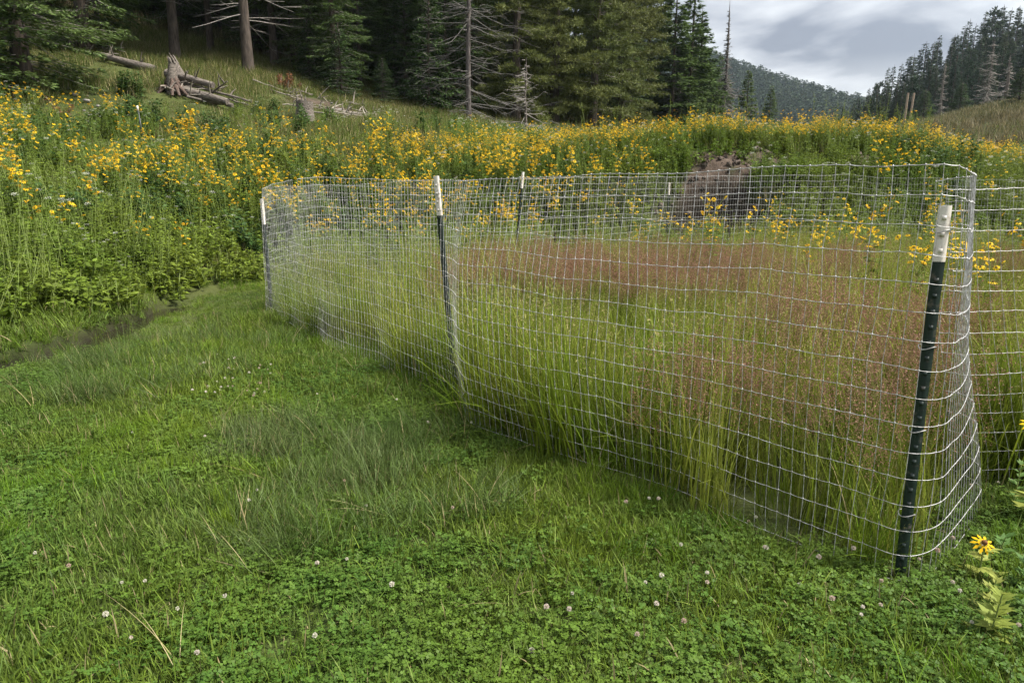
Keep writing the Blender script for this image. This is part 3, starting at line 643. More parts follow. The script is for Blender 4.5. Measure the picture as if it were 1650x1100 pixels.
P = sample(-20, 24, 4, 26, 9, lambda x, y: bank_f(x, y) * (foot_dist(x, y) > .5 + .7 * (1 - sstep(6.5, 8.5, y))) * sstep(.5, .72, vnoise(x, y, 1.2, 71)) * (1 - .7 * hilly(x, y))); scatter('dark_weeds', 'broad leaved dark green weeds in clumps on the bank', 'weeds', dark_k, P, U(.6, 1.2, len(P)), .15)
P = sample(-12, 14, 3, 22, 28, lambda x, y: bank_f(x, y) * (foot_dist(x, y) > .4 * (1 - sstep(6.5, 8.5, y))) * (1 - sstep(1.5, 3.5, foot_dist(x, y)))); scatter('low_weeds', 'low leafy weeds along the foot of the bank', 'weeds', low_k, P, U(.7, 1.4, len(P)), .15)
P = sample(-14, 14, 5, 18, 8, lambda x, y: bank_f(x, y) * ~((x > 3.2) & (x < 7.2) & (y < 17)) * (foot_dist(x, y) > .3) * (1 - hilly(x, y)) * sstep(.3, .6, vnoise(x, y, 1.1, 73))); scatter('tall_stalks', 'tall pale stemmed weeds on the bank', 'weeds', stalk_k, P, U(.65, 1.05, len(P)), .1)
P = sample(-3.5, 9, 9.6, 14.5, 11, lambda x, y: (foot_dist(x, y) > -2.2) & (foot_dist(x, y) < .7) & (wet_at(x, y) < .4) & (vnoise(x, y, 1.2, 75) > .38)); scatter('pale_stalks', 'yellow green leafy stalks at the back of the enclosure', 'weeds', pale_k, P, U(.65, 1.0, len(P)), .08)
P = sample(-26, 26, 8, 40, 16, lambda x, y: bank_f(x, y) * np.maximum(.25, hilly(x, y)) * (y > 11)); scatter('hillside_grass', 'rough pale green grass on the hillside', 'grass', hill_k, P, U(.7, 1.5, len(P)), .12)
P = sample(-22, 2, 17, 32, 22, lambda x, y: ~clear(x, y)); scatter('short_slope_grass', 'short grass around the logs and stones on the slope', 'grass', hill_k, P, U(.3, .55, len(P)), .2)
P = sample(-40, 62, 38, 75, 2.2, lambda x, y: (x > 15) | (y < 50)); scatter('distant_grass', 'pale grass on the knoll beyond the bank', 'grass', dull_k, P, U(2.2, 3.8, len(P)), .12)

def clod():
    mb = MB(); q = np.array([(math.cos(a) * math.cos(b), math.sin(a) * math.cos(b), math.sin(b)) for b in (-.9, 0, .8) for a in np.arange(6) * 1.0472]) * U(.65, 1.3, 18)[:, None]
    i = np.arange(6); j = (i + 1) % 6
    for k in range(2): mb.add(q, np.stack([i + k * 6, j + k * 6, j + k * 6 + 6, i + k * 6 + 6], -1))
    mb.add(q[12:], [list(range(6))]); return mb.mesh('clod', [M['clod']])
M['clod'] = paintmat('earth_clod', (.045, .034, .027), (.16, .132, .112), .95, scale=3, spec=.1)
clod_k = protos('clod', [clod() for _ in range(5)])
P = sample(2.8, 9.2, 14.2, 17.6, 70, lambda x, y: np.maximum(soil_at(x, y), wet_at(x, y)) > .5); scatter('earth_clods', 'loose clods and stones on the bare eroded patch of the bank', 'earth', clod_k, P, .012 + .075 * rng.random(len(P)) ** 4, .5)
P = sample(2.8, 9.2, 14.2, 17.6, 5, lambda x, y: (soil_at(x, y) > .3) & (vnoise(x, y, .6, 205) > .45)); scatter('soil_weeds', 'small weeds breaking through the bare eroded patch', 'weeds', low_k, P, U(.5, 1.3, len(P)), .2)
# ------------------------------------------------------------------ yellow coneflowers
def flower_head(mb, c_, up, size, mp, mc, npet=8):
    A = norm(np.cross(up, [.3, .9, .2])); B = np.cross(up, A); a = np.arange(npet) * 6.2832 / npet + U(0, 1)
    D = A * np.cos(a)[:, None] + B * np.sin(a)[:, None] - up * U(.15, .55); N_ = np.tile(up, (npet, 1))
    leaves(mb, c_ + D * size * .12, D, N_, size * U(.42, .55, npet), size * .25, mp, U(.85, 1.15, npet), wide=.6)
    b = np.arange(5) * 6.2832 / 5; ring = c_ + (A * np.cos(b)[:, None] + B * np.sin(b)[:, None]) * size * .15 - up * size * .04
    v = np.vstack([ring, ring * .5 + c_ * .5 + up * size * .13, c_[None] + up * size * .19]); i = np.arange(5); j = (i + 1) % 5
    mb.add(v, np.stack([i, j, j + 5, i + 5], -1), mc); mb.add(v, np.stack([i + 5, j + 5, np.full(5, 10)], -1), mc)
def coneflower(h, nh, seed):
    st, fo, bl = MB(), MB(), MB()
    ns = random.choice([1, 2, 2]); per_head = max(2, nh // ns)
    for q in range(ns):
        hh = h * U(.85, 1.05); p0 = disc(1, .07); az = U(0, 6.2832, 1)
        C = blades(MB(), p0, az, U(0, .08, 1), U(0, .18, 1), np.array([hh]), np.array([.01]), 7)[0]
        tubes(st, C, np.linspace(.0055, .003, 8), 4, 0, 1.0)
        nl = 30; s = U(.1, .9, nl); Q = np.stack([np.interp(s * 7, range(8), C[:, k]) for k in range(3)], -1)
        for fan in (-.55, 0, .55):                                                        # deeply cut leaves
            a = U(0, 6.2832, nl) if fan == -.55 else a0; a0 = a
            D = np.stack([np.cos(a + fan), np.sin(a + fan), np.full(nl, -.1) + .25 * (s - .3)], -1)
            Ln = .16 * (1.15 - .75 * s) * (1 if fan == 0 else .72)
            leaves(fo, Q, D, np.stack([rng.normal(0, .35, nl), rng.normal(0, .35, nl), np.ones(nl)], -1), Ln, Ln * .33, 0, U(.75, 1.25, nl), fold=.12)
        for k in range(per_head):
            a = U(0, 6.2832); b0 = C[5 + k % 3] if k else C[7]; ln = U(.08, .30)
            tip = b0 + np.array([math.cos(a) * ln * .55, math.sin(a) * ln * .55, ln * .85]) if k else b0 + np.array([0, 0, .05])
            tubes(st, np.stack([b0, (b0 + tip) / 2 + [0, 0, -.01], tip]), .0022, 3, 0, 1.0)
            up = norm(np.array([rng.normal(0, .6), rng.normal(0, .6), 1.0]))
            flower_head(bl, tip, up, U(.040, .066), 0, 1)
    return st, fo, bl
KINDS = []
for k in range(12):
    st, fo, bl = coneflower(U(.75, 1.1), int(U(8, 18)), k)
    allm = MB().take(st).take(fo, dm=1).take(bl, dm=2)
    KINDS.append((st.mesh('stem', M['stem']), fo.mesh('foliage', M['forb']), bl.mesh('blossoms', [M['petal'], M['cone']]), allm.mesh('coneflower', [M['stem'], M['forb'], M['petal'], M['cone']])))
cone_k = protos('coneflower', [q[3] for q in KINDS])
def flower_f(x, y):
    f = .22 + .78 * sstep(.30, .75, vnoise(x, y, 1.1, 101))
    f = f * np.where(x < -1.5, .55 + .45 * sstep(.4, .62, vnoise(x, y, 2.6, 103)), 1)
    f = np.maximum(f, 1.0 * (np.abs(y - 17.7) < .9) * (x > -3.5) * (x < 16))
    return bank_f(x, y) * np.clip(f, 0, 1) * (1 - .95 * hilly(x, y)) * np.where(foot_dist(x, y) < .9, .5, 1) * np.where(x < -4, .25 + .4 * sstep(8, 12.5, y - .25 * x - 1.5), 1) * np.where((x > 3.0) & (x < 7.4) & (y < 17.0), .08, 1)
P = sample(-19, 20, 5, 20.5, 8.5, flower_f, 60)
Pin = np.vstack([sample(2, 8, 7, 13.2, 1.1, encf, 40), sample(3.2, 7, 4.2, 7.5, 2.2, encf, 40)]); Pin2 = sample(-2.8, 3.5, 9.5, 13, 1.2, lambda x, y: (foot_dist(x, y) < .2) & (foot_dist(x, y) > -2.5) & encf(x, y), 40)
P = np.vstack([P, sample(-3.5, 17, 16.9, 18.6, 15.0, bank_f, 60), sample(-8, 4, 12.5, 16.8, 4.0, lambda x, y: bank_f(x, y) & ((x < 3) | (y < 14)), 60), Pin, Pin2])
vx, vy = to_px(P[:, 0], P[:, 1], P[:, 2] + 1.1); seen = (vx > 5) & (vx < 1645) & (vy > 0)
order = np.argsort(np.where(seen, np.hypot(P[:, 0], P[:, 1]), 1e6)); near_i, rest = order[:290], order[290:]
def place_coneflower(p_, label, group, k=None, sc_=None):
    k = int(rng.integers(0, 12)) if k is None else k
    root = thing('coneflower', label, 'flower', p_, (rng.normal(0, .07), rng.normal(0, .07), U(0, 6.28)), group, U(.8, 1.15) if sc_ is None else sc_)
    for nm_, me in zip(('stem', 'foliage', 'blossoms'), KINDS[k]): child(nm_, me, root)
    return root
n_in = len(P) - len(Pin) - len(Pin2)
for i in near_i:
    if i >= n_in: place_coneflower(P[i], 'yellow coneflower rising out of the grass inside the wire enclosure', 'coneflowers inside the enclosure')
    elif P[i, 0] < -4: place_coneflower(P[i], 'tall yellow coneflower on the weedy bank left of the stream', 'coneflowers beside the stream')
    else: place_coneflower(P[i], 'yellow coneflower at the foot of the bank behind the enclosure', 'coneflowers behind the enclosure')
Q = P[rest]; o = scatter('coneflower_mass', 'mass of yellow coneflowers blooming over the bank and its crest', 'flowers', cone_k, Q, U(.8, 1.15, len(Q)) * np.where((Q[:, 1] > 16.3) & (Q[:, 0] > -3), .68, 1), .1)

# ------------------------------------------------------------------ conifers
def conifer(seed, H, rt, cb, Rr, mt, dens=34, sl=.20, sw=.055, wh=.36, per=6, droop=.22, dead=0.0, shape=.85, tuftn=0, dead_mat='dead_twig', sparse=0.0, bare=False):
    """trunk mesh (with its dead lower branches) and crown mesh (live branches and sprays)"""
    tk, cr_ = MB(), MB()
    nz_ = 14; z = np.linspace(-.4, H, nz_); rad = rt * (1 - np.clip(z / H, 0, 1)) ** .8 + .012; rad[0] *= 1.35; rad[1] *= 1.12
    wob = np.cumsum(rng.normal(0, .03, (nz_, 2)), 0) * rt * 2
    tubes(tk, np.c_[wob, z], rad, 9, 0)
    def curve(z0, a, Ln, e_, dr, npt=5):
        s = np.linspace(0, 1, npt); h = s * Ln * np.cos(e_)[:, None]; zz = z0[:, None] + Ln * (s * np.sin(e_)[:, None] - dr * s ** 2 + dr * .55 * s ** 4)
        return np.stack([h * np.cos(a)[:, None], h * np.sin(a)[:, None], zz], -1)
    def wood(mb, z0, a, Ln, e_, dr, r0, m):
        Pts = curve(z0, a, Ln[:, None], e_, dr); tubes(mb, Pts, np.linspace(r0, r0 * .25, 5), 3, m); return Pts
    # dead lower branches
    if dead > 0:
        nd = int(dead * cb * H * 6 + dead * 8); z0 = U(.08 * H if not bare else .03 * H, max(cb * H, .2 * H) * 1.15, nd); a = U(0, 6.2832, nd); Ln = U(.25, .85, nd) * Rr
        Pts = wood(tk, z0, a, Ln, U(-.35, .15, nd), .15, .022, 1)
        for _ in range(3):
            s = rng.integers(1, 4, nd); p0 = Pts[np.arange(nd), s]; a2 = a + rng.choice([-1, 1], nd) * U(.4, 1.1, nd); l2 = Ln * U(.15, .4, nd)
            p1 = p0 + np.stack([np.cos(a2) * l2, np.sin(a2) * l2, U(-.35, .15, nd) * l2], -1)
            tubes(tk, np.stack([p0, (p0 + p1) / 2, p1], 1), .008, 3, 1)
    if bare: return tk, None
    zw = np.arange(cb * H, H * .985, wh); z0 = np.repeat(zw, per) + rng.normal(0, wh * .35, len(zw) * per); nb = len(z0)
    keep = rng.random(nb) > sparse; z0 = z0[keep]; nb = len(z0)
    f = np.clip((z0 - cb * H) / (H * (1 - cb)), 0, 1); a = U(0, 6.2832, nb)
    Ln = Rr * np.maximum((1 - f) ** shape, .04) * U(.62, 1.12, nb) * (.75 + .25 * sstep(0, .12, f))
    e_ = -.12 + .75 * f ** 1.4 + rng.normal(0, .09, nb)
    wood(cr_, z0, a, Ln, e_, droop, .020, 1)
    cnt = np.maximum((Ln * dens).astype(int), 4); k = np.repeat(np.arange(nb), cnt); n_ = len(k)
    s = U(.12, 1, n_) ** .75; l_ = Ln[k]; h = s * l_ * np.cos(e_[k]); zz = z0[k] + l_ * (s * np.sin(e_[k]) - droop * s ** 2 + droop * .55 * s ** 4)
    d = np.stack([np.cos(a[k]), np.sin(a[k]), np.zeros(n_)], -1); pr = np.stack([-d[:, 1], d[:, 0], np.zeros(n_)], -1)
    side = rng.choice([-1., 1.], n_); lat = U(0, 1, n_) * (.30 * l_ * (1 - s) ** .8 + .10)
    base = np.stack([h * d[:, 0], h * d[:, 1], zz], -1) + pr * (side * lat)[:, None] + d * (lat * .45)[:, None]; base[:, 2] -= lat * .22 + U(-.05, .05, n_)
    if tuftn:
        kk = np.repeat(np.arange(n_), tuftn); m_ = len(kk); D = norm(d[kk] * .55 + rng.normal(0, .75, (m_, 3)) + [0, 0, .35])
        leaves(cr_, base[kk], D, rng.normal(0, 1, (m_, 3)), sl * U(.7, 1.2, m_), sw, 0, np.repeat(U(.5, 1.5, n_), tuftn), wide=.55)
    else:
        D = norm(d * .8 + pr * (side * U(.3, 1.1, n_))[:, None] + np.stack([np.zeros(n_), np.zeros(n_), rng.normal(-.22, .3, n_)], -1))
        Nn = np.stack([rng.normal(0, .55, n_), rng.normal(0, .55, n_), np.ones(n_)], -1)
        leaves(cr_, base, D, Nn, sl * U(.65, 1.3, n_), sw * U(.7, 1.3, n_), 0, U(.45, 1.6, n_), fold=.1)
    return tk, cr_
def tree_kind(*a, **k):
    mt = a[5]; tk, cr_ = conifer(*a, **k)
    return (tk.mesh('trunk', [M['bark'], M['dead_twig']], smooth=True), None if cr_ is None else cr_.mesh('crown', [M[mt], M['dead_twig']]), a[1])
SPR = [tree_kind(k, U(17, 20), .22, .03, 2.7, 'spruce', dens=60, per=8, droop=.26, dead=.15) for k in range(3)]
TALL = [tree_kind(k, U(19, 24), .155, c_, 2.6, 'spruce', dens=55, per=7, droop=.2, dead=1.0, sparse=.1) for k, c_ in ((0, .13), (1, .20), (2, .16))]
PINE = [tree_kind(k, U(14, 17), .22, .05, 2.9, 'pine', dens=22, sl=.24, sw=.04, tuftn=6, wh=.38, per=7, droop=.12, dead=.1, shape=.6, sparse=.12) for k in range(3)]
FIR = [tree_kind(k, U(3.6, 4.4), .06, .02, 1.15, 'fir', dens=70, sl=.13, sw=.04, wh=.17, per=7, droop=.16) for k in range(2)]
SKY = [tree_kind(k, U(15, 17), .16, .06, 2.7, 'spruce', dens=42, sl=.30, sw=.10, wh=.45, per=8, droop=.36, dead=.2, sparse=.12) for k in range(3)]
FAR = [tree_kind(k, U(14, 17), .2, .07, 2.5, 'far', dens=26, sl=.42, sw=.16, wh=.5, per=7, droop=.24, shape=1.0, sparse=.1) for k in range(5)]
FARP = [tree_kind(k, U(13, 15), .2, .12, 2.6, 'far', dens=7, sl=.5, sw=.15, wh=.7, per=6, tuftn=6, droop=.05, shape=.5, sparse=.2) for k in range(2)]
def plant_tree(kind, loc, label, cat='tree', group=None, sc_=1.0, name='spruce_tree', lean=.015, wide=1.0):
    root = thing(name, label, cat, loc, (rng.normal(0, lean), rng.normal(0, lean), U(0, 6.28)), group, (sc_ * wide, sc_ * wide, sc_))
    child('trunk', kind[0], root)
    if kind[1]: child('crown', kind[1], root)
    return root
# trees one can single out along the forest edge: column in the photograph, depth
plant_tree(SPR[0], spot(40, 23.0), 'dark spruce with boughs sweeping to the ground at the left end of the forest', sc_=.95, wide=1.15)
plant_tree(SPR[1], spot(-70, 21), 'dark spruce cut off by the left edge of the picture', sc_=.9, wide=1.15)
plant_tree(SPR[2], spot(140, 29), 'dark spruce behind the fallen log at the left', sc_=1.0)
plant_tree(TALL[0], spot(283, 31.0), 'bare scaly trunk standing just above the log pile', sc_=1.1, name='conifer_tree', lean=.03)
plant_tree(TALL[2], spot(340, 35.5), 'thin shaded trunk right of the one above the log pile', sc_=.85, name='conifer_tree')
plant_tree(TALL[1], spot(401, 31.5), 'thick dark trunk at the top of the grassy slope', sc_=1.25, name='conifer_tree')
plant_tree(TALL[0], spot(443, 34.5), 'dark trunk beside drooping bare branches', sc_=1.0, name='conifer_tree')
plant_tree(TALL[1], spot(475, 37), 'slender trunk in the shade behind the stump', sc_=.8, name='conifer_tree')
plant_tree(SPR[0], spot(585, 40), 'dense spruce standing behind the little dark fir', sc_=.95, wide=1.1)
plant_tree(FIR[0], spot(551, 31.0), 'little dark fir at the edge of the slope', name='fir_tree', sc_=.72, wide=1.25)
plant_tree(FIR[1], spot(500, 33.5), 'pale green young fir left of the little dark fir', name='fir_tree', sc_=.75)
plant_tree(FIR[1], spot(618, 32.0), 'low bushy young fir right of the little dark fir', name='fir_tree', sc_=.5, wide=1.4)
plant_tree(FIR[0], spot(690, 33.0), 'slim young green fir in front of the dark spruces', name='fir_tree', sc_=1.45, wide=.85)
plant_tree(FIR[1], spot(722, 34.0), 'taller young green fir beside the dead spruce', name='fir_tree', sc_=1.7, wide=.85)
plant_tree(FIR[0], spot(655, 36.0), 'young fir half hidden left of the slim green one', name='fir_tree', sc_=1.5, wide=.9)
for px, yy, kd, s_, lb in ((830, 35, 0, .95, 'light green pine just right of the dead grey spruce'), (893, 37, 1, 1.05, 'tall light green pine with a bare trunk showing through its boughs'), (955, 38, 2, 1.0, 'bushy light green pine in the middle of the tree line'),
                       (1000, 43, 0, 1.0, 'light green pine near the right end of the tree line'), (1042, 52, 1, .85, 'last light green pine before the dark spires')):
    plant_tree(PINE[kd], spot(px, yy), lb, name='pine_tree', sc_=s_)
for px, yy, kd, vt, lb, wd in ((1078, 50, 2, -35, 'tall dark spruce between the last light green pine and the spires', 1.5), (1060, 56, 1, -30, 'tall dark spruce rising behind the last light green pine', 1.6), (1116, 66, 2, 40, 'dark spruce filling the gap between the two spires', 1.5), (1103, 52, 0, -25, 'dark spruce spire running out of the top of the picture', 1.6), (1127, 60, 1, 14, 'dark spruce with its whole pointed top against the cloud', 1.75), (1149, 70, 2, 84, 'thin dark spire just left of the bare snag', 1.2),
                           (1198, 66, 0, 112, 'small grey green spruce just right of the snag', 1.5), (1236, 74, 1, 137, 'small dark spruce in the valley right of the snag', 1.6), (1094, 56, 2, 70, 'grey twiggy spruce at the end of the forest', 1.3), (1135, 64, 1, 100, 'low dark spruce below the pointed spire', 1.7), (1165, 80, 0, 120, 'small dark spruce behind the snag', 1.6)):
    x, y, z = spot(px, yy); dy = (550 - vt) / 1100; zt = CAM_H + yy * (-sp + dy * cp) / (cp + dy * sp); s_ = (zt - z) / SKY[kd][2]
    plant_tree(SKY[kd], (x, y, z), lb, sc_=s_, wide=wd)
# dead trees
def dead_tree(px, yy, H, rt, Rr, label, name, mats, dens=1.0, snag_top=False):
    tw = 1 if yy < 45 else 2.2
    x, y, z = spot(px, yy); root = thing(name, label, 'dead tree', (x, y, z), (.0, .035 if snag_top else .0, U(0, 6)))
    tk, br = MB(), MB(); nz_ = 14; zz = np.linspace(-.3, H, nz_)
    tubes(tk, np.c_[np.cumsum(rng.normal(0, .02, (nz_, 2)), 0), zz], rt * (1 - np.clip(zz / H, 0, 1)) ** .7 + .012, 8)
    nb = int(H * 14 * dens); z0 = U(.03, 1, nb) ** (1.7 if snag_top else 1.0) * H * (.93 if snag_top else .97); a = U(0, 6.2832, nb); f = z0 / H
    Ln = Rr * (1 - f) ** (2.6 if snag_top else .8) * U(.2, 1.2, nb) + (.12 if snag_top else .1); e_ = -.3 + .4 * f + rng.normal(0, .25, nb)
    s = np.linspace(0, 1, 5); hh = s * (Ln * np.cos(e_))[:, None]; zz_ = z0[:, None] + Ln[:, None] * (s * np.sin(e_)[:, None] - .22 * s ** 2 + .25 * s ** 4)
    Pts = np.stack([hh * np.cos(a)[:, None], hh * np.sin(a)[:, None], zz_], -1); tubes(br, Pts, np.linspace(.022, .006, 5) * tw, 3)
    for q in range(7):
        j = rng.integers(1, 5, nb); p0 = Pts[np.arange(nb), j]; a2 = a + rng.choice([-1, 1], nb) * U(.4, 1.2, nb); l2 = Ln * U(.12, .38, nb)
        p1 = p0 + np.stack([np.cos(a2) * l2, np.sin(a2) * l2, U(-.55, .1, nb) * l2], -1); tubes(br, np.stack([p0, (p0 + p1) / 2 + [0, 0, .02], p1], 1), .0065 * tw, 3)
    tk.build('trunk', mats[0], root, True); br.build('bare_branches', mats[1], root); return root
dead_tree(756, 31.5, 10.5, .11, 3.0, 'dead grey spruce with bare silvery branches in the tree line', 'dead_spruce', (M['snag'], M['snag_twig']), .8)
dead_tree(1162, 62.0, 12.4, .17, 5.0, 'tall bare pointed snag with pale skirts of twigs against the sky', 'dead_snag', (M['snag'], M['snag_twig']), 2.6, True)
dead_tree(845, 30.0, 3.0, .04, 1.4, 'grey dead bush of bare twigs behind the flowers below the pines', 'dead_bush', (M['grey_wood'], M['dead_twig']), 1.2)
dead_tree(1088, 51, 6.5, .12, 2.0, 'grey leafless spruce below the dark spires', 'dead_spruce', (M['grey_wood'], M['dead_twig']), 1.3)
# the forest behind its edge
taken = []
for row, (y0, y1, cnt) in enumerate(((33, 40, 30), (38, 48, 50), (47, 64, 48))):
    for k in range(cnt):
        px = -140 + (1200 - row * 15 + 40) * (k + U(.1, .9)) / cnt; yy = U(y0, y1) + max(0, (px - 700) / 400) * 8
        if row == 0 and px > 760: continue
        if px > 1010: continue
        if row == 0 and 215 < px < 480: yy += 6
        kd = random.choice(TALL + SPR) if px < 780 else random.choice(PINE + SPR + SPR)
        plant_tree(kd, spot(px, yy), 'dark conifer standing deep in the shaded forest behind the tree line', group='conifers inside the forest', sc_=U(.55, .78) + .12 * row, name='conifer_tree')
# right hillside forest
def skyline(px): return np.interp(px, [1335, 1370, 1405, 1450, 1480, 1520, 1555, 1600, 1650, 1760], [178, 158, 126, 92, 68, 48, 28, 10, -6, -35])
def right_tree(px, yy, vt, label, group, kd=None, lo=6.0, hi=34.0):
    x, y, z = spot(px, yy); dy = (550 - vt) / 1100; zt = CAM_H + yy * (-sp + dy * cp) / (cp + dy * sp)
    kd = kd or random.choice(FAR + FAR + FAR + FARP); h = float(np.clip(zt - z, lo, hi)); plant_tree(kd, (x, y, z), label, group=group, sc_=h / kd[2], name='conifer_tree', wide=U(.85, 1.4), lean=.02)
for k in range(46):
    px = 1338 + 410 * (k + U(0, 1)) / 46; right_tree(px, U(165, 215), skyline(px) + U(-6, 12), 'dark conifer breaking the skyline of the right hillside', 'conifers along the right skyline')
for k in range(46):
    px = 1350 + 400 * (k + U(0, 1)) / 46; s_ = skyline(px); right_tree(px, U(135, 165), s_ + (185 - s_) * U(.12, .4), 'dark conifer halfway down the right hillside', 'conifers on the right hillside')
for k in range(34):
    px = 1360 + 390 * (k + U(0, 1)) / 34; s_ = skyline(px); right_tree(px, U(100, 128), s_ + (185 - s_) * U(.3, .55), 'dark conifer at the foot of the right hillside', 'conifers at the foot of the right hillside', lo=5)
for px, yy, H, lb in ((1512, 98, 8, 'pale dead spruce in front of the right hillside forest'), (1587, 95, 9, 'grey brown half dead spruce on the right hillside'), (1618, 72, 5, 'thin leaning bare trunk beside the grassy knoll')):
    dead_tree(px, yy, H, .2, 2.6 if H > 8 else 1.0, lb, 'dead_spruce', (M['grey_wood'], M['dead_twig']), .9)
for px, yy, s_, lb in ((1486, 90, 1.0, 'round olive bush behind the utility poles'), (1640, 60, .8, 'dark bush on the knoll at the right edge'), (1545, 80, .8, 'low green bush at the foot of the right forest')):
    plant_tree(FIR[0], spot(px, yy), lb, 'bush', sc_=s_, name='bush', wide=1.7)
for px, H, lb, ln in ((1454, 8.3, 'grey wooden pole, left one of the pair beyond the bank', .02), (1460.5, 8.5, 'tan wooden pole, right one of the pair beyond the bank', .05)):
    x, y, z = spot(px, 92); mb = MB(); tubes(mb, np.array([(0, 0, -.5), (0, 0, 4), (0, 0, 1)]) * [1, 1, H] if False else np.array([(0, 0, -.5), (0, 0, H * .5), (0, 0, H)]), np.array([.16, .14, .12]), 8, cap=True)
    dy = (550 - 150) / 1100; zt = CAM_H + 92 * (-sp + dy * cp) / (cp + dy * sp)
    o = mb.build('wooden_pole', M['pole'], smooth=False); o.location = (x, y, zt - H); o.rotation_euler = (0, ln, 0); tag(o, lb, 'pole', 'pair of wooden poles')
# far wooded hill
P = sample(-80, 420, 420, 900, .035, None, 200); P = P[P[:, 2] > 20]
scatter('distant_forest', 'blue green wooded hill far down the valley', 'forest', protos('distant_tree', [q for q in []] or [MB().take(conifer(0, 15, .2, .05, 3.2, 'far', dens=2.2, sl=1.3, sw=.6, wh=1.1, per=5)[1]).mesh('distant_tree', [M['far'], M['bark']]) for _ in range(3)]), P, U(.9, 1.5, len(P)), .02)

# ------------------------------------------------------------------ logs, stump, stones and sticks on the slope
def log(px, yy, ln, r0, r1, yaw, pitch, label, lift=0.0, name='fallen_log', stubs=4, group=None, mt='grey_wood', roots=0):
    x, y, z = spot(px, yy); mb = MB(); n_ = 9; s = np.linspace(-.5, .5, n_); pts = np.c_[s * ln, np.cumsum(rng.normal(0, .02, n_)) * ln * .1, rng.normal(0, .01, n_)]
    rr = np.linspace(r0, r1, n_) * U(.9, 1.1, n_); tubes(mb, pts, rr, 9, 0, cap=True)
    for q in range(stubs):
        i = rng.integers(1, n_ - 1); a = U(-.8, 2.6); d = np.array([U(-.3, .6), math.cos(a), math.sin(a)]); l2 = U(.15, .6)
        tubes(mb, np.stack([pts[i], pts[i] + d * l2 * .6, pts[i] + d * l2 + [.05, 0, 0]]), np.array([.03, .022, .008]), 5)
    for q in range(roots):
        a = q * 6.283 / roots + U(-.3, .3); d = np.array([-.35, math.cos(a), math.sin(a)]); l2 = U(.4, .9)
        tubes(mb, np.stack([pts[0] + [.15, 0, 0], pts[0] + d * l2 * .5, pts[0] + d * l2 + [-.1, 0, -.1]]), np.array([.10, .06, .02]), 6)
    o_ = mb.build(name, M[mt], smooth=False); o_.location = (x, y, z + lift); o_.rotation_euler = (0, pitch, yaw); return tag(o_, label, 'log' if 'log' in name else 'stick', group)
log(322, 24.6, 2.5, .16, .11, -.35, .24, 'thick grey log lying lowest in the log pile', .20, roots=0)
log(308, 25.1, 1.9, .15, .10, -.25, .26, 'mossy broken log lying across the top of the pile', .48)
log(338, 25.0, 3.3, .07, .03, -.20, .26, 'long thin pale log sliding off the right of the pile', .30)
log(346, 24.4, 1.5, .10, .07, -.3, .22, 'split weathered end of log at the low right of the pile', .16)
log(207, 27.5, 2.4, .12, .17, -.25, .26, 'fallen grey log half hidden in weeds left of the pile', .15)
log(140, 29.5, 1.6, .07, .05, -.1, .1, 'thin broken log lying under the left spruce boughs', .3)
x, y, z = spot(280, 24.7); rt = thing('root_stump', 'upturned brown root stump at the left end of the log pile', 'stump', (x, y, z), (0, 0, .4)); mb = MB()
for q in range(11):
    a = U(0, 6.28); d = np.array([math.cos(a), math.sin(a), 0]); h = U(.3, .6)
    tubes(mb, np.stack([d * .12 + [0, 0, h], d * .18 + [0, 0, h * .6], d * .30 + [0, 0, .2], d * U(.5, .8) + [0, 0, -.15]]), np.array([.05, .09, .08, .04]), 6, cap=True)
mb.build('roots', woodmat('root_wood', (.04, .028, .022), (.16, .115, .095), (14, 14, 3), .9, 1.0), rt); mb = MB(); tubes(mb, np.array([(0, 0, -.2), (0, 0, .4), (.03, 0, .95)]), np.array([.25, .2, .12]), 8, cap=True); mb.build('trunk', M['grey_wood'], rt)
x, y, z = spot(299, 25.6); st = thing('broken_stump', 'pale splintered stump leaning behind the log pile', 'stump', (x, y, z), (.1, -.35, 0)); mb = MB(); tubes(mb, np.array([(0, 0, -.3), (0, 0, .5), (0, 0, .85)]), np.array([.24, .19, .14]), 8, cap=True); mb.build('trunk', M['grey_wood'], st)
mb = MB()
for q in range(7):
    a = q * .9; tubes(mb, np.array([(math.cos(a) * .12, math.sin(a) * .12, .8), (math.cos(a) * .11, math.sin(a) * .11, .95 + U(0, .15)), (math.cos(a) * .1, math.sin(a) * .1, 1.0 + U(.05, .3))]), np.array([.05, .035, .008]), 4)
mb.build('splinters', M['grey_wood'], st)
for px, yy, ln, yaw, pt, lf_, lb in ((292, 24.5, 1.0, .9, .3, .12, 'crooked root branch hanging below the log pile'), (330, 24.4, 1.1, .5, .2, .10, 'short pale branch leaning across the lowest log'), (352, 24.8, 1.3, -.6, -.3, .45, 'thin branch sticking up from the middle of the log pile'), (372, 25.0, 1.6, -.25, .26, .1, 'thin pale pole reaching right from the log pile'), (300, 24.9, .9, -1.0, -.5, .5, 'broken branch stub standing up over the top log')):
    log(px, yy, ln, .045, .018, yaw, pt, lb, lf_, 'fallen_branch', 3, None)
x, y, z = spot(491, 24.0); st = thing('tree_stump', 'old grey cut stump standing in the grass below the forest', 'stump', (x, y, z - .05), (0, .05, 0)); mb = MB(); k = 20; an = np.arange(k) * 6.2832 / k
rings = [np.c_[np.cos(an) * q, np.sin(an) * q, np.full(k, h)] for q, h in ((.40, -.2), (.33, .12), (.29, .35), (.28, .62))]; ruf = U(.88, 1.12, k)
V = np.vstack([r_ * [1, 1, 1] * np.c_[ruf, ruf, np.ones(k)] for r_ in rings]); i = np.arange(k); j = (i + 1) % k
for q in range(3): mb.add(V, np.stack([i + q * k, j + q * k, j + (q + 1) * k, i + (q + 1) * k], -1))
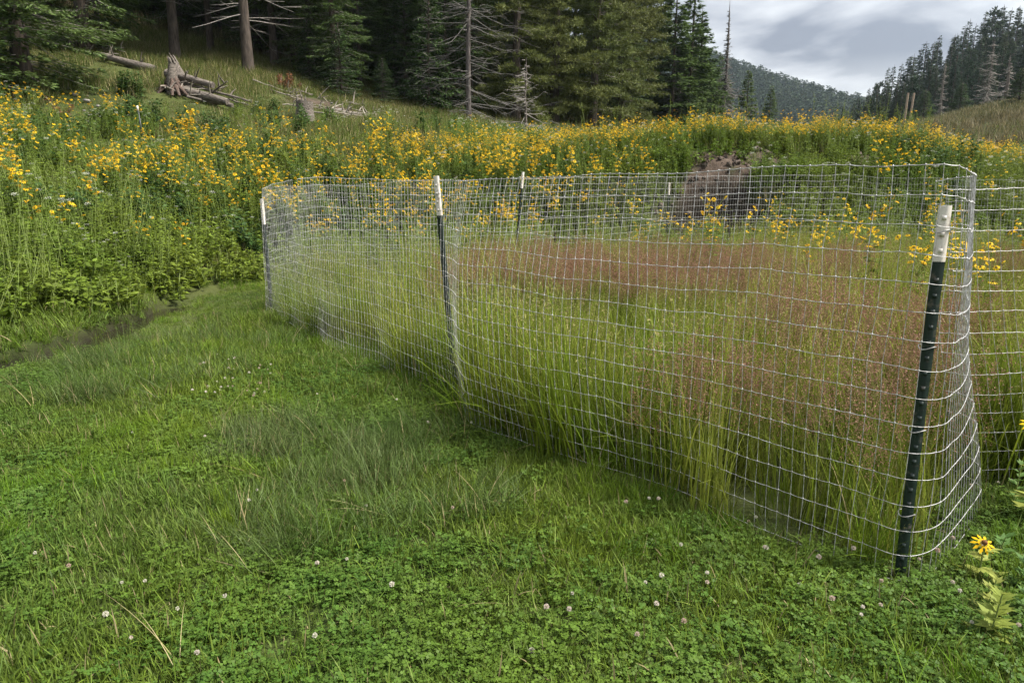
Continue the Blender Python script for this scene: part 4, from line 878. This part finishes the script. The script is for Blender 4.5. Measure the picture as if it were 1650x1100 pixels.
mb.add(V[-k:], [list(range(k))]); mb.build('trunk', M['grey_wood'], st); mb = MB()
for q in range(9): a = U(0, 6.28); tubes(mb, np.array([(math.cos(a) * .24, math.sin(a) * .24, .58), (math.cos(a) * .24, math.sin(a) * .24, .66), (math.cos(a) * .23, math.sin(a) * .23, .68 + U(.02, .14))]), np.array([.04, .03, .01]), 4)
mb.build('splinters', M['grey_wood'], st)
for px, yy, ln, yaw, pt, lb in ((466, 27.5, 2.0, -.5, .28, 'bare pale stick slanting above the cut stump'), (535, 27.0, 2.4, -.3, .2, 'long stick on bare ground right of the stump'), (528, 25.0, 1.8, -.4, .2, 'short curved stick below the long one by the stump'), (585, 28.0, 1.7, -.6, .2, 'thin stick lying under the little dark fir'), (560, 26.3, 1.4, .2, .1, 'small stick across the bare patch right of the stump')):
    log(px, yy, ln, .028, .018, yaw, pt, lb, .08, 'fallen_stick', 2, 'sticks below the forest edge', 'stick')
for k in range(16):
    log(U(430, 640), U(25, 29.5), U(.7, 1.9), .022, .012, U(-.9, .5), U(.0, .3), 'pale dead stick lying on the slope among the brushwood beside the cut stump', U(.06, .2), 'fallen_stick', 2, 'brushwood beside the cut stump', 'stick')
for k in range(12):
    log(U(120, 200) if k < 8 else U(270, 330), U(28, 31) if k < 8 else U(24.2, 24.8), U(.6, 1.5), .022, .012, U(-.9, .9), U(-.3, .3), 'dead grey stick in the brushwood left of the log pile' if k < 8 else 'thin twig jumbled under the log pile', U(.08, .3), 'fallen_stick', 2, 'brushwood left of the log pile' if k < 8 else 'twigs under the log pile', 'stick')
def rust_heap(px, yy, s_, lb):
    x, y, z = spot(px, yy); rt = thing('dead_branch', lb, 'dead branch', (x, y, z), (0, 0, U(0, 6)), None, s_); mb, nb = MB(), MB()
    for q in range(9):
        a = U(0, 6.28); d = np.array([math.cos(a), math.sin(a), U(.3, 1.6)]); l2 = U(.5, 1.0); p1 = d * l2 * .6; tubes(mb, np.stack([[0, 0, 0], p1 * .5, p1]), .012, 3)
        n_ = 60; Q_ = p1 * U(.3, 1, n_)[:, None]; leaves(nb, Q_, rng.normal(0, 1, (n_, 3)), rng.normal(0, 1, (n_, 3)), .16, .03, 0, U(.7, 1.3, n_))
    mb.build('twigs', M['dead_twig'], rt); nb.build('needles', M['rust'], rt)
rust_heap(102, 21.0, .75, 'rusty orange dead sapling below the left spruce'); rust_heap(452, 29, .9, 'red brown dead branches lying above the cut stump'); rust_heap(472, 29.5, .7, 'small rusty branch beside the red brown dead branches')
for k in range(22):
    px = random.choice([U(120, 200), U(120, 200), U(340, 380), U(440, 600)]); yy = U(21.5, 24) if px < 210 else U(25, 30); x, y, z = spot(px, yy); mb = MB(); s_ = U(.04, .11)
    ph = np.array([(math.cos(a) * math.cos(b), math.sin(a) * math.cos(b), math.sin(b)) for b in (-.9, 0, .8) for a in np.arange(7) * 6.2832 / 7]) * U(.75, 1.2, 21)[:, None] * [1.2, 1, .7] * s_
    i = np.arange(7); j = (i + 1) % 7
    for q in range(2): mb.add(ph, np.stack([i + q * 7, j + q * 7, j + q * 7 + 7, i + q * 7 + 7], -1))
    mb.add(ph[14:], [list(range(7))]); mb.add(ph[:7], [list(range(7))[::-1]])
    o = mb.build('stone', M['stone']); o.location = (x, y, z + s_ * .6); o.rotation_euler = (0, 0, U(0, 6)); tag(o, 'pale stone lying in the grass of the slope below the forest', 'stone', 'pale stones on the slope')

# ------------------------------------------------------------------ clover blossoms on the lawn
def blossom(r_, droop):
    mb = MB(); n_ = 64; q = np.arange(n_) + .5; ph = np.arccos(1 - 1.75 * q / n_); th = math.pi * (1 + 5 ** .5) * q
    D = np.stack([np.cos(th) * np.sin(ph), np.sin(th) * np.sin(ph), np.cos(ph)], -1); leaves(mb, D * r_ * .25, D + rng.normal(0, .12, (n_, 3)), rng.normal(0, 1, (n_, 3)), r_ * U(.7, .95, n_), r_ * .42, 0, U(.8, 1.12, n_), wide=.7)
    return mb.mesh('blossom', [M['cream']])
CB = [blossom(.011, 0) for _ in range(4)]
mb = MB(); tubes(mb, np.array([(0, 0, -1), (.02, 0, -.5), (0, 0, 0)]), .0012, 4); CS = mb.mesh('stem', [M['lush']])
spots_ = [(1318, 792), (1205, 857), (1216, 858), (1095, 915), (1137, 958), (1137, 975), (1064, 962), (1060, 826), (1008, 826), (1045, 822), (1150, 815), (1100, 1035), (513, 938), (175, 1022), (200, 965), (237, 965), (320, 1077), (60, 912), (415, 805), (332, 720), (410, 655), (312, 650), (1512, 790), (1540, 805), (1560, 815), (1532, 890), (1505, 925), (1475, 945), (1540, 995), (1560, 1040), (1632, 1060), (1605, 800), (1625, 805), (1555, 705), (1384, 1030), (1382, 1038), (690, 700), (512, 652), (640, 665), (455, 838), (115, 940), (880, 1000)]
for k in range(64):
    spots_.append((U(320, 440), U(580, 660)) if k < 30 else (U(1180, 1640), U(880, 1090)) if k < 42 else (U(150, 1150), U(560, 1080)))
for px, v in spots_:
    x, y, z = on_ground(px, v)
    if enc(np.array(x), np.array(y)) and y > 3.2: continue
    h = U(.045, .10); root = thing('clover_flower', 'small white clover blossom on a short stem in the lawn', 'flower', (x, y, z + h), (U(-.3, .3), U(-.3, .3), U(0, 6.28)), 'white clover blossoms in the lawn', U(.5, .9))
    child('blossom', random.choice(CB), root); s_ = child('stem', CS, root); s_.scale = (1, 1, h * 1.05)

# ------------------------------------------------------------------ the yellow flowers and leafy plants at the right edge
def lobed(mb, c_, a, ln, el=.2, m=0, t_=1.0):
    for fan, f in ((-1.0, .55), (-.5, .8), (0, 1), (.5, .8), (1.0, .55)):
        D = np.array([[math.cos(a + fan) * math.cos(el), math.sin(a + fan) * math.cos(el), math.sin(el)]]); leaves(mb, c_[None], D, np.array([[rng.normal(0, .2), rng.normal(0, .2), 1.0]]), ln * f, ln * f * .34, m, t_ * U(.9, 1.1), wide=.5, fold=.12)
def near_flower(px, v, h, size, lean, label, nl):
    x, y, z = on_ground(px, v); root = thing('coneflower', label, 'flower', (x, y, z), (0, 0, 0)); st, fo = MB(), MB()
    s = np.linspace(0, 1, 8); C = np.c_[lean[0] * s ** 1.5, lean[1] * s ** 1.5, s * h]; tubes(st, C, np.linspace(.004, .0025, 8), 6); st.build('stem', M['stem'], root)
    for q in range(nl): lobed(fo, C[1 + q % 6], q * 2.4 + U(-.3, .3), U(.05, .11) * (1.2 - .1 * (q % 6)), U(-.1, .4))
    fo.build('foliage', M['yellow_leaf'], root); hd = MB(); up = norm(np.array([-.05, -.55, .8])); n_ = 10
    A = norm(np.cross(up, [.3, .9, .2])); B = np.cross(up, A); a = np.arange(n_) * 6.2832 / n_; D = A * np.cos(a)[:, None] + B * np.sin(a)[:, None] - up * .35
    for w0, l0, o0 in ((.62, .45, 0.0), (.5, 1.0, .12)): leaves(hd, C[-1] + D * size * (.15 + o0), D - up * o0, np.tile(up, (n_, 1)), size * .5 * l0, size * .19, 0, U(.9, 1.1, n_), wide=w0, fold=.1)
    petals = hd.build('petals', M['petal'], root); cn = MB(); b = np.arange(8) * .7854
    rg = [C[-1] + (A * np.cos(b)[:, None] + B * np.sin(b)[:, None]) * size * q + up * size * hh for q, hh in ((.16, -.05), (.18, .06), (.12, .17), (.04, .21))]; V = np.vstack(rg); i = np.arange(8); j = (i + 1) % 8
    for q in range(3): cn.add(V, np.stack([i + q * 8, j + q * 8, j + q * 8 + 8, i + q * 8 + 8], -1))
    cn.add(V[-8:], [list(range(8))]); cn.build('cone', paintmat('brown_cone', (.06, .022, .006), (.22, .09, .02), .8, 0, 300), root, True)
M['yellow_leaf'] = leafmat('pale_leaf', [(.20, .25, .05), (.26, .28, .07)], transl=.3)
M['near_leaf'] = leafmat('near_leaf', [(.085, .165, .045), (.11, .19, .05)], transl=.3)
near_flower(1575, 945, .17, .058, (0, 0), 'single yellow coneflower beside the fence corner at the lower right', 7)
near_flower(1662, 850, .46, .060, (-.07, 0), 'yellow coneflower leaning in from the right edge near the wire', 14)
def leafy(px, v, h, n_, ln, mt, label):
    x, y, z = on_ground(px, v); root = thing('leafy_plant', label, 'plant', (x, y, z), (rng.normal(0, .05), rng.normal(0, .05), 0)); st, fo = MB(), MB()
    C = np.c_[np.linspace(0, .02, 6), np.zeros(6), np.linspace(0, h, 6)]; tubes(st, C, .0025, 5); st.build('stem', M['stem'], root)
    for q in range(n_):
        s = (q + 1) / n_; lobed(fo, np.array([.02 * s, 0, h * s]), q * 2.4, ln * (1.15 - .5 * s), .15 + .5 * s)
    fo.build('foliage', M[mt], root)
leafy(1590, 1045, .17, 16, .075, 'yellow_leaf', 'yellowish cut leaved plant at the lower right'); leafy(1585, 1000, .13, 10, .06, 'yellow_leaf', 'smaller yellowish plant just above the yellowish cut leaved one')
leafy(1630, 830, .22, 12, .06, 'near_leaf', 'upright leafy green plant just right of the bunched wire corner'); leafy(1640, 1010, .12, 9, .06, 'near_leaf', 'low green lobed plant below the bright one at the right edge')
leafy(1648, 960, .16, 10, .075, 'near_leaf', 'bright green lobed plant at the right edge'); leafy(1605, 905, .10, 6, .085, 'near_leaf', 'broad green lobed leaves beside the single yellow flower'); leafy(1655, 780, .30, 14, .07, 'near_leaf', 'tall leafy green plant at the right edge under the leaning flower')

# ------------------------------------------------------------------ air
mh, t = mat('haze_air'); pv = t.nodes.new('ShaderNodeVolumePrincipled'); pv.inputs['Color'].default_value = (.70, .86, 1.0, 1)
pv.inputs['Density'].default_value = .00014; mh.cycles.volume_sampling = 'EQUIANGULAR'; mh.cycles.homogeneous_volume = True; pv.inputs['Anisotropy'].default_value = .2
o = t.nodes.new('ShaderNodeOutputMaterial'); t.links.new(pv.outputs[0], o.inputs['Volume'])
mb = MB(); box(mb, -1000, 1000, -200, 1000, -60, 260); tag(mb.build('haze', mh), 'thin bluish air between the meadow and the far hill', 'haze', kind='stuff')
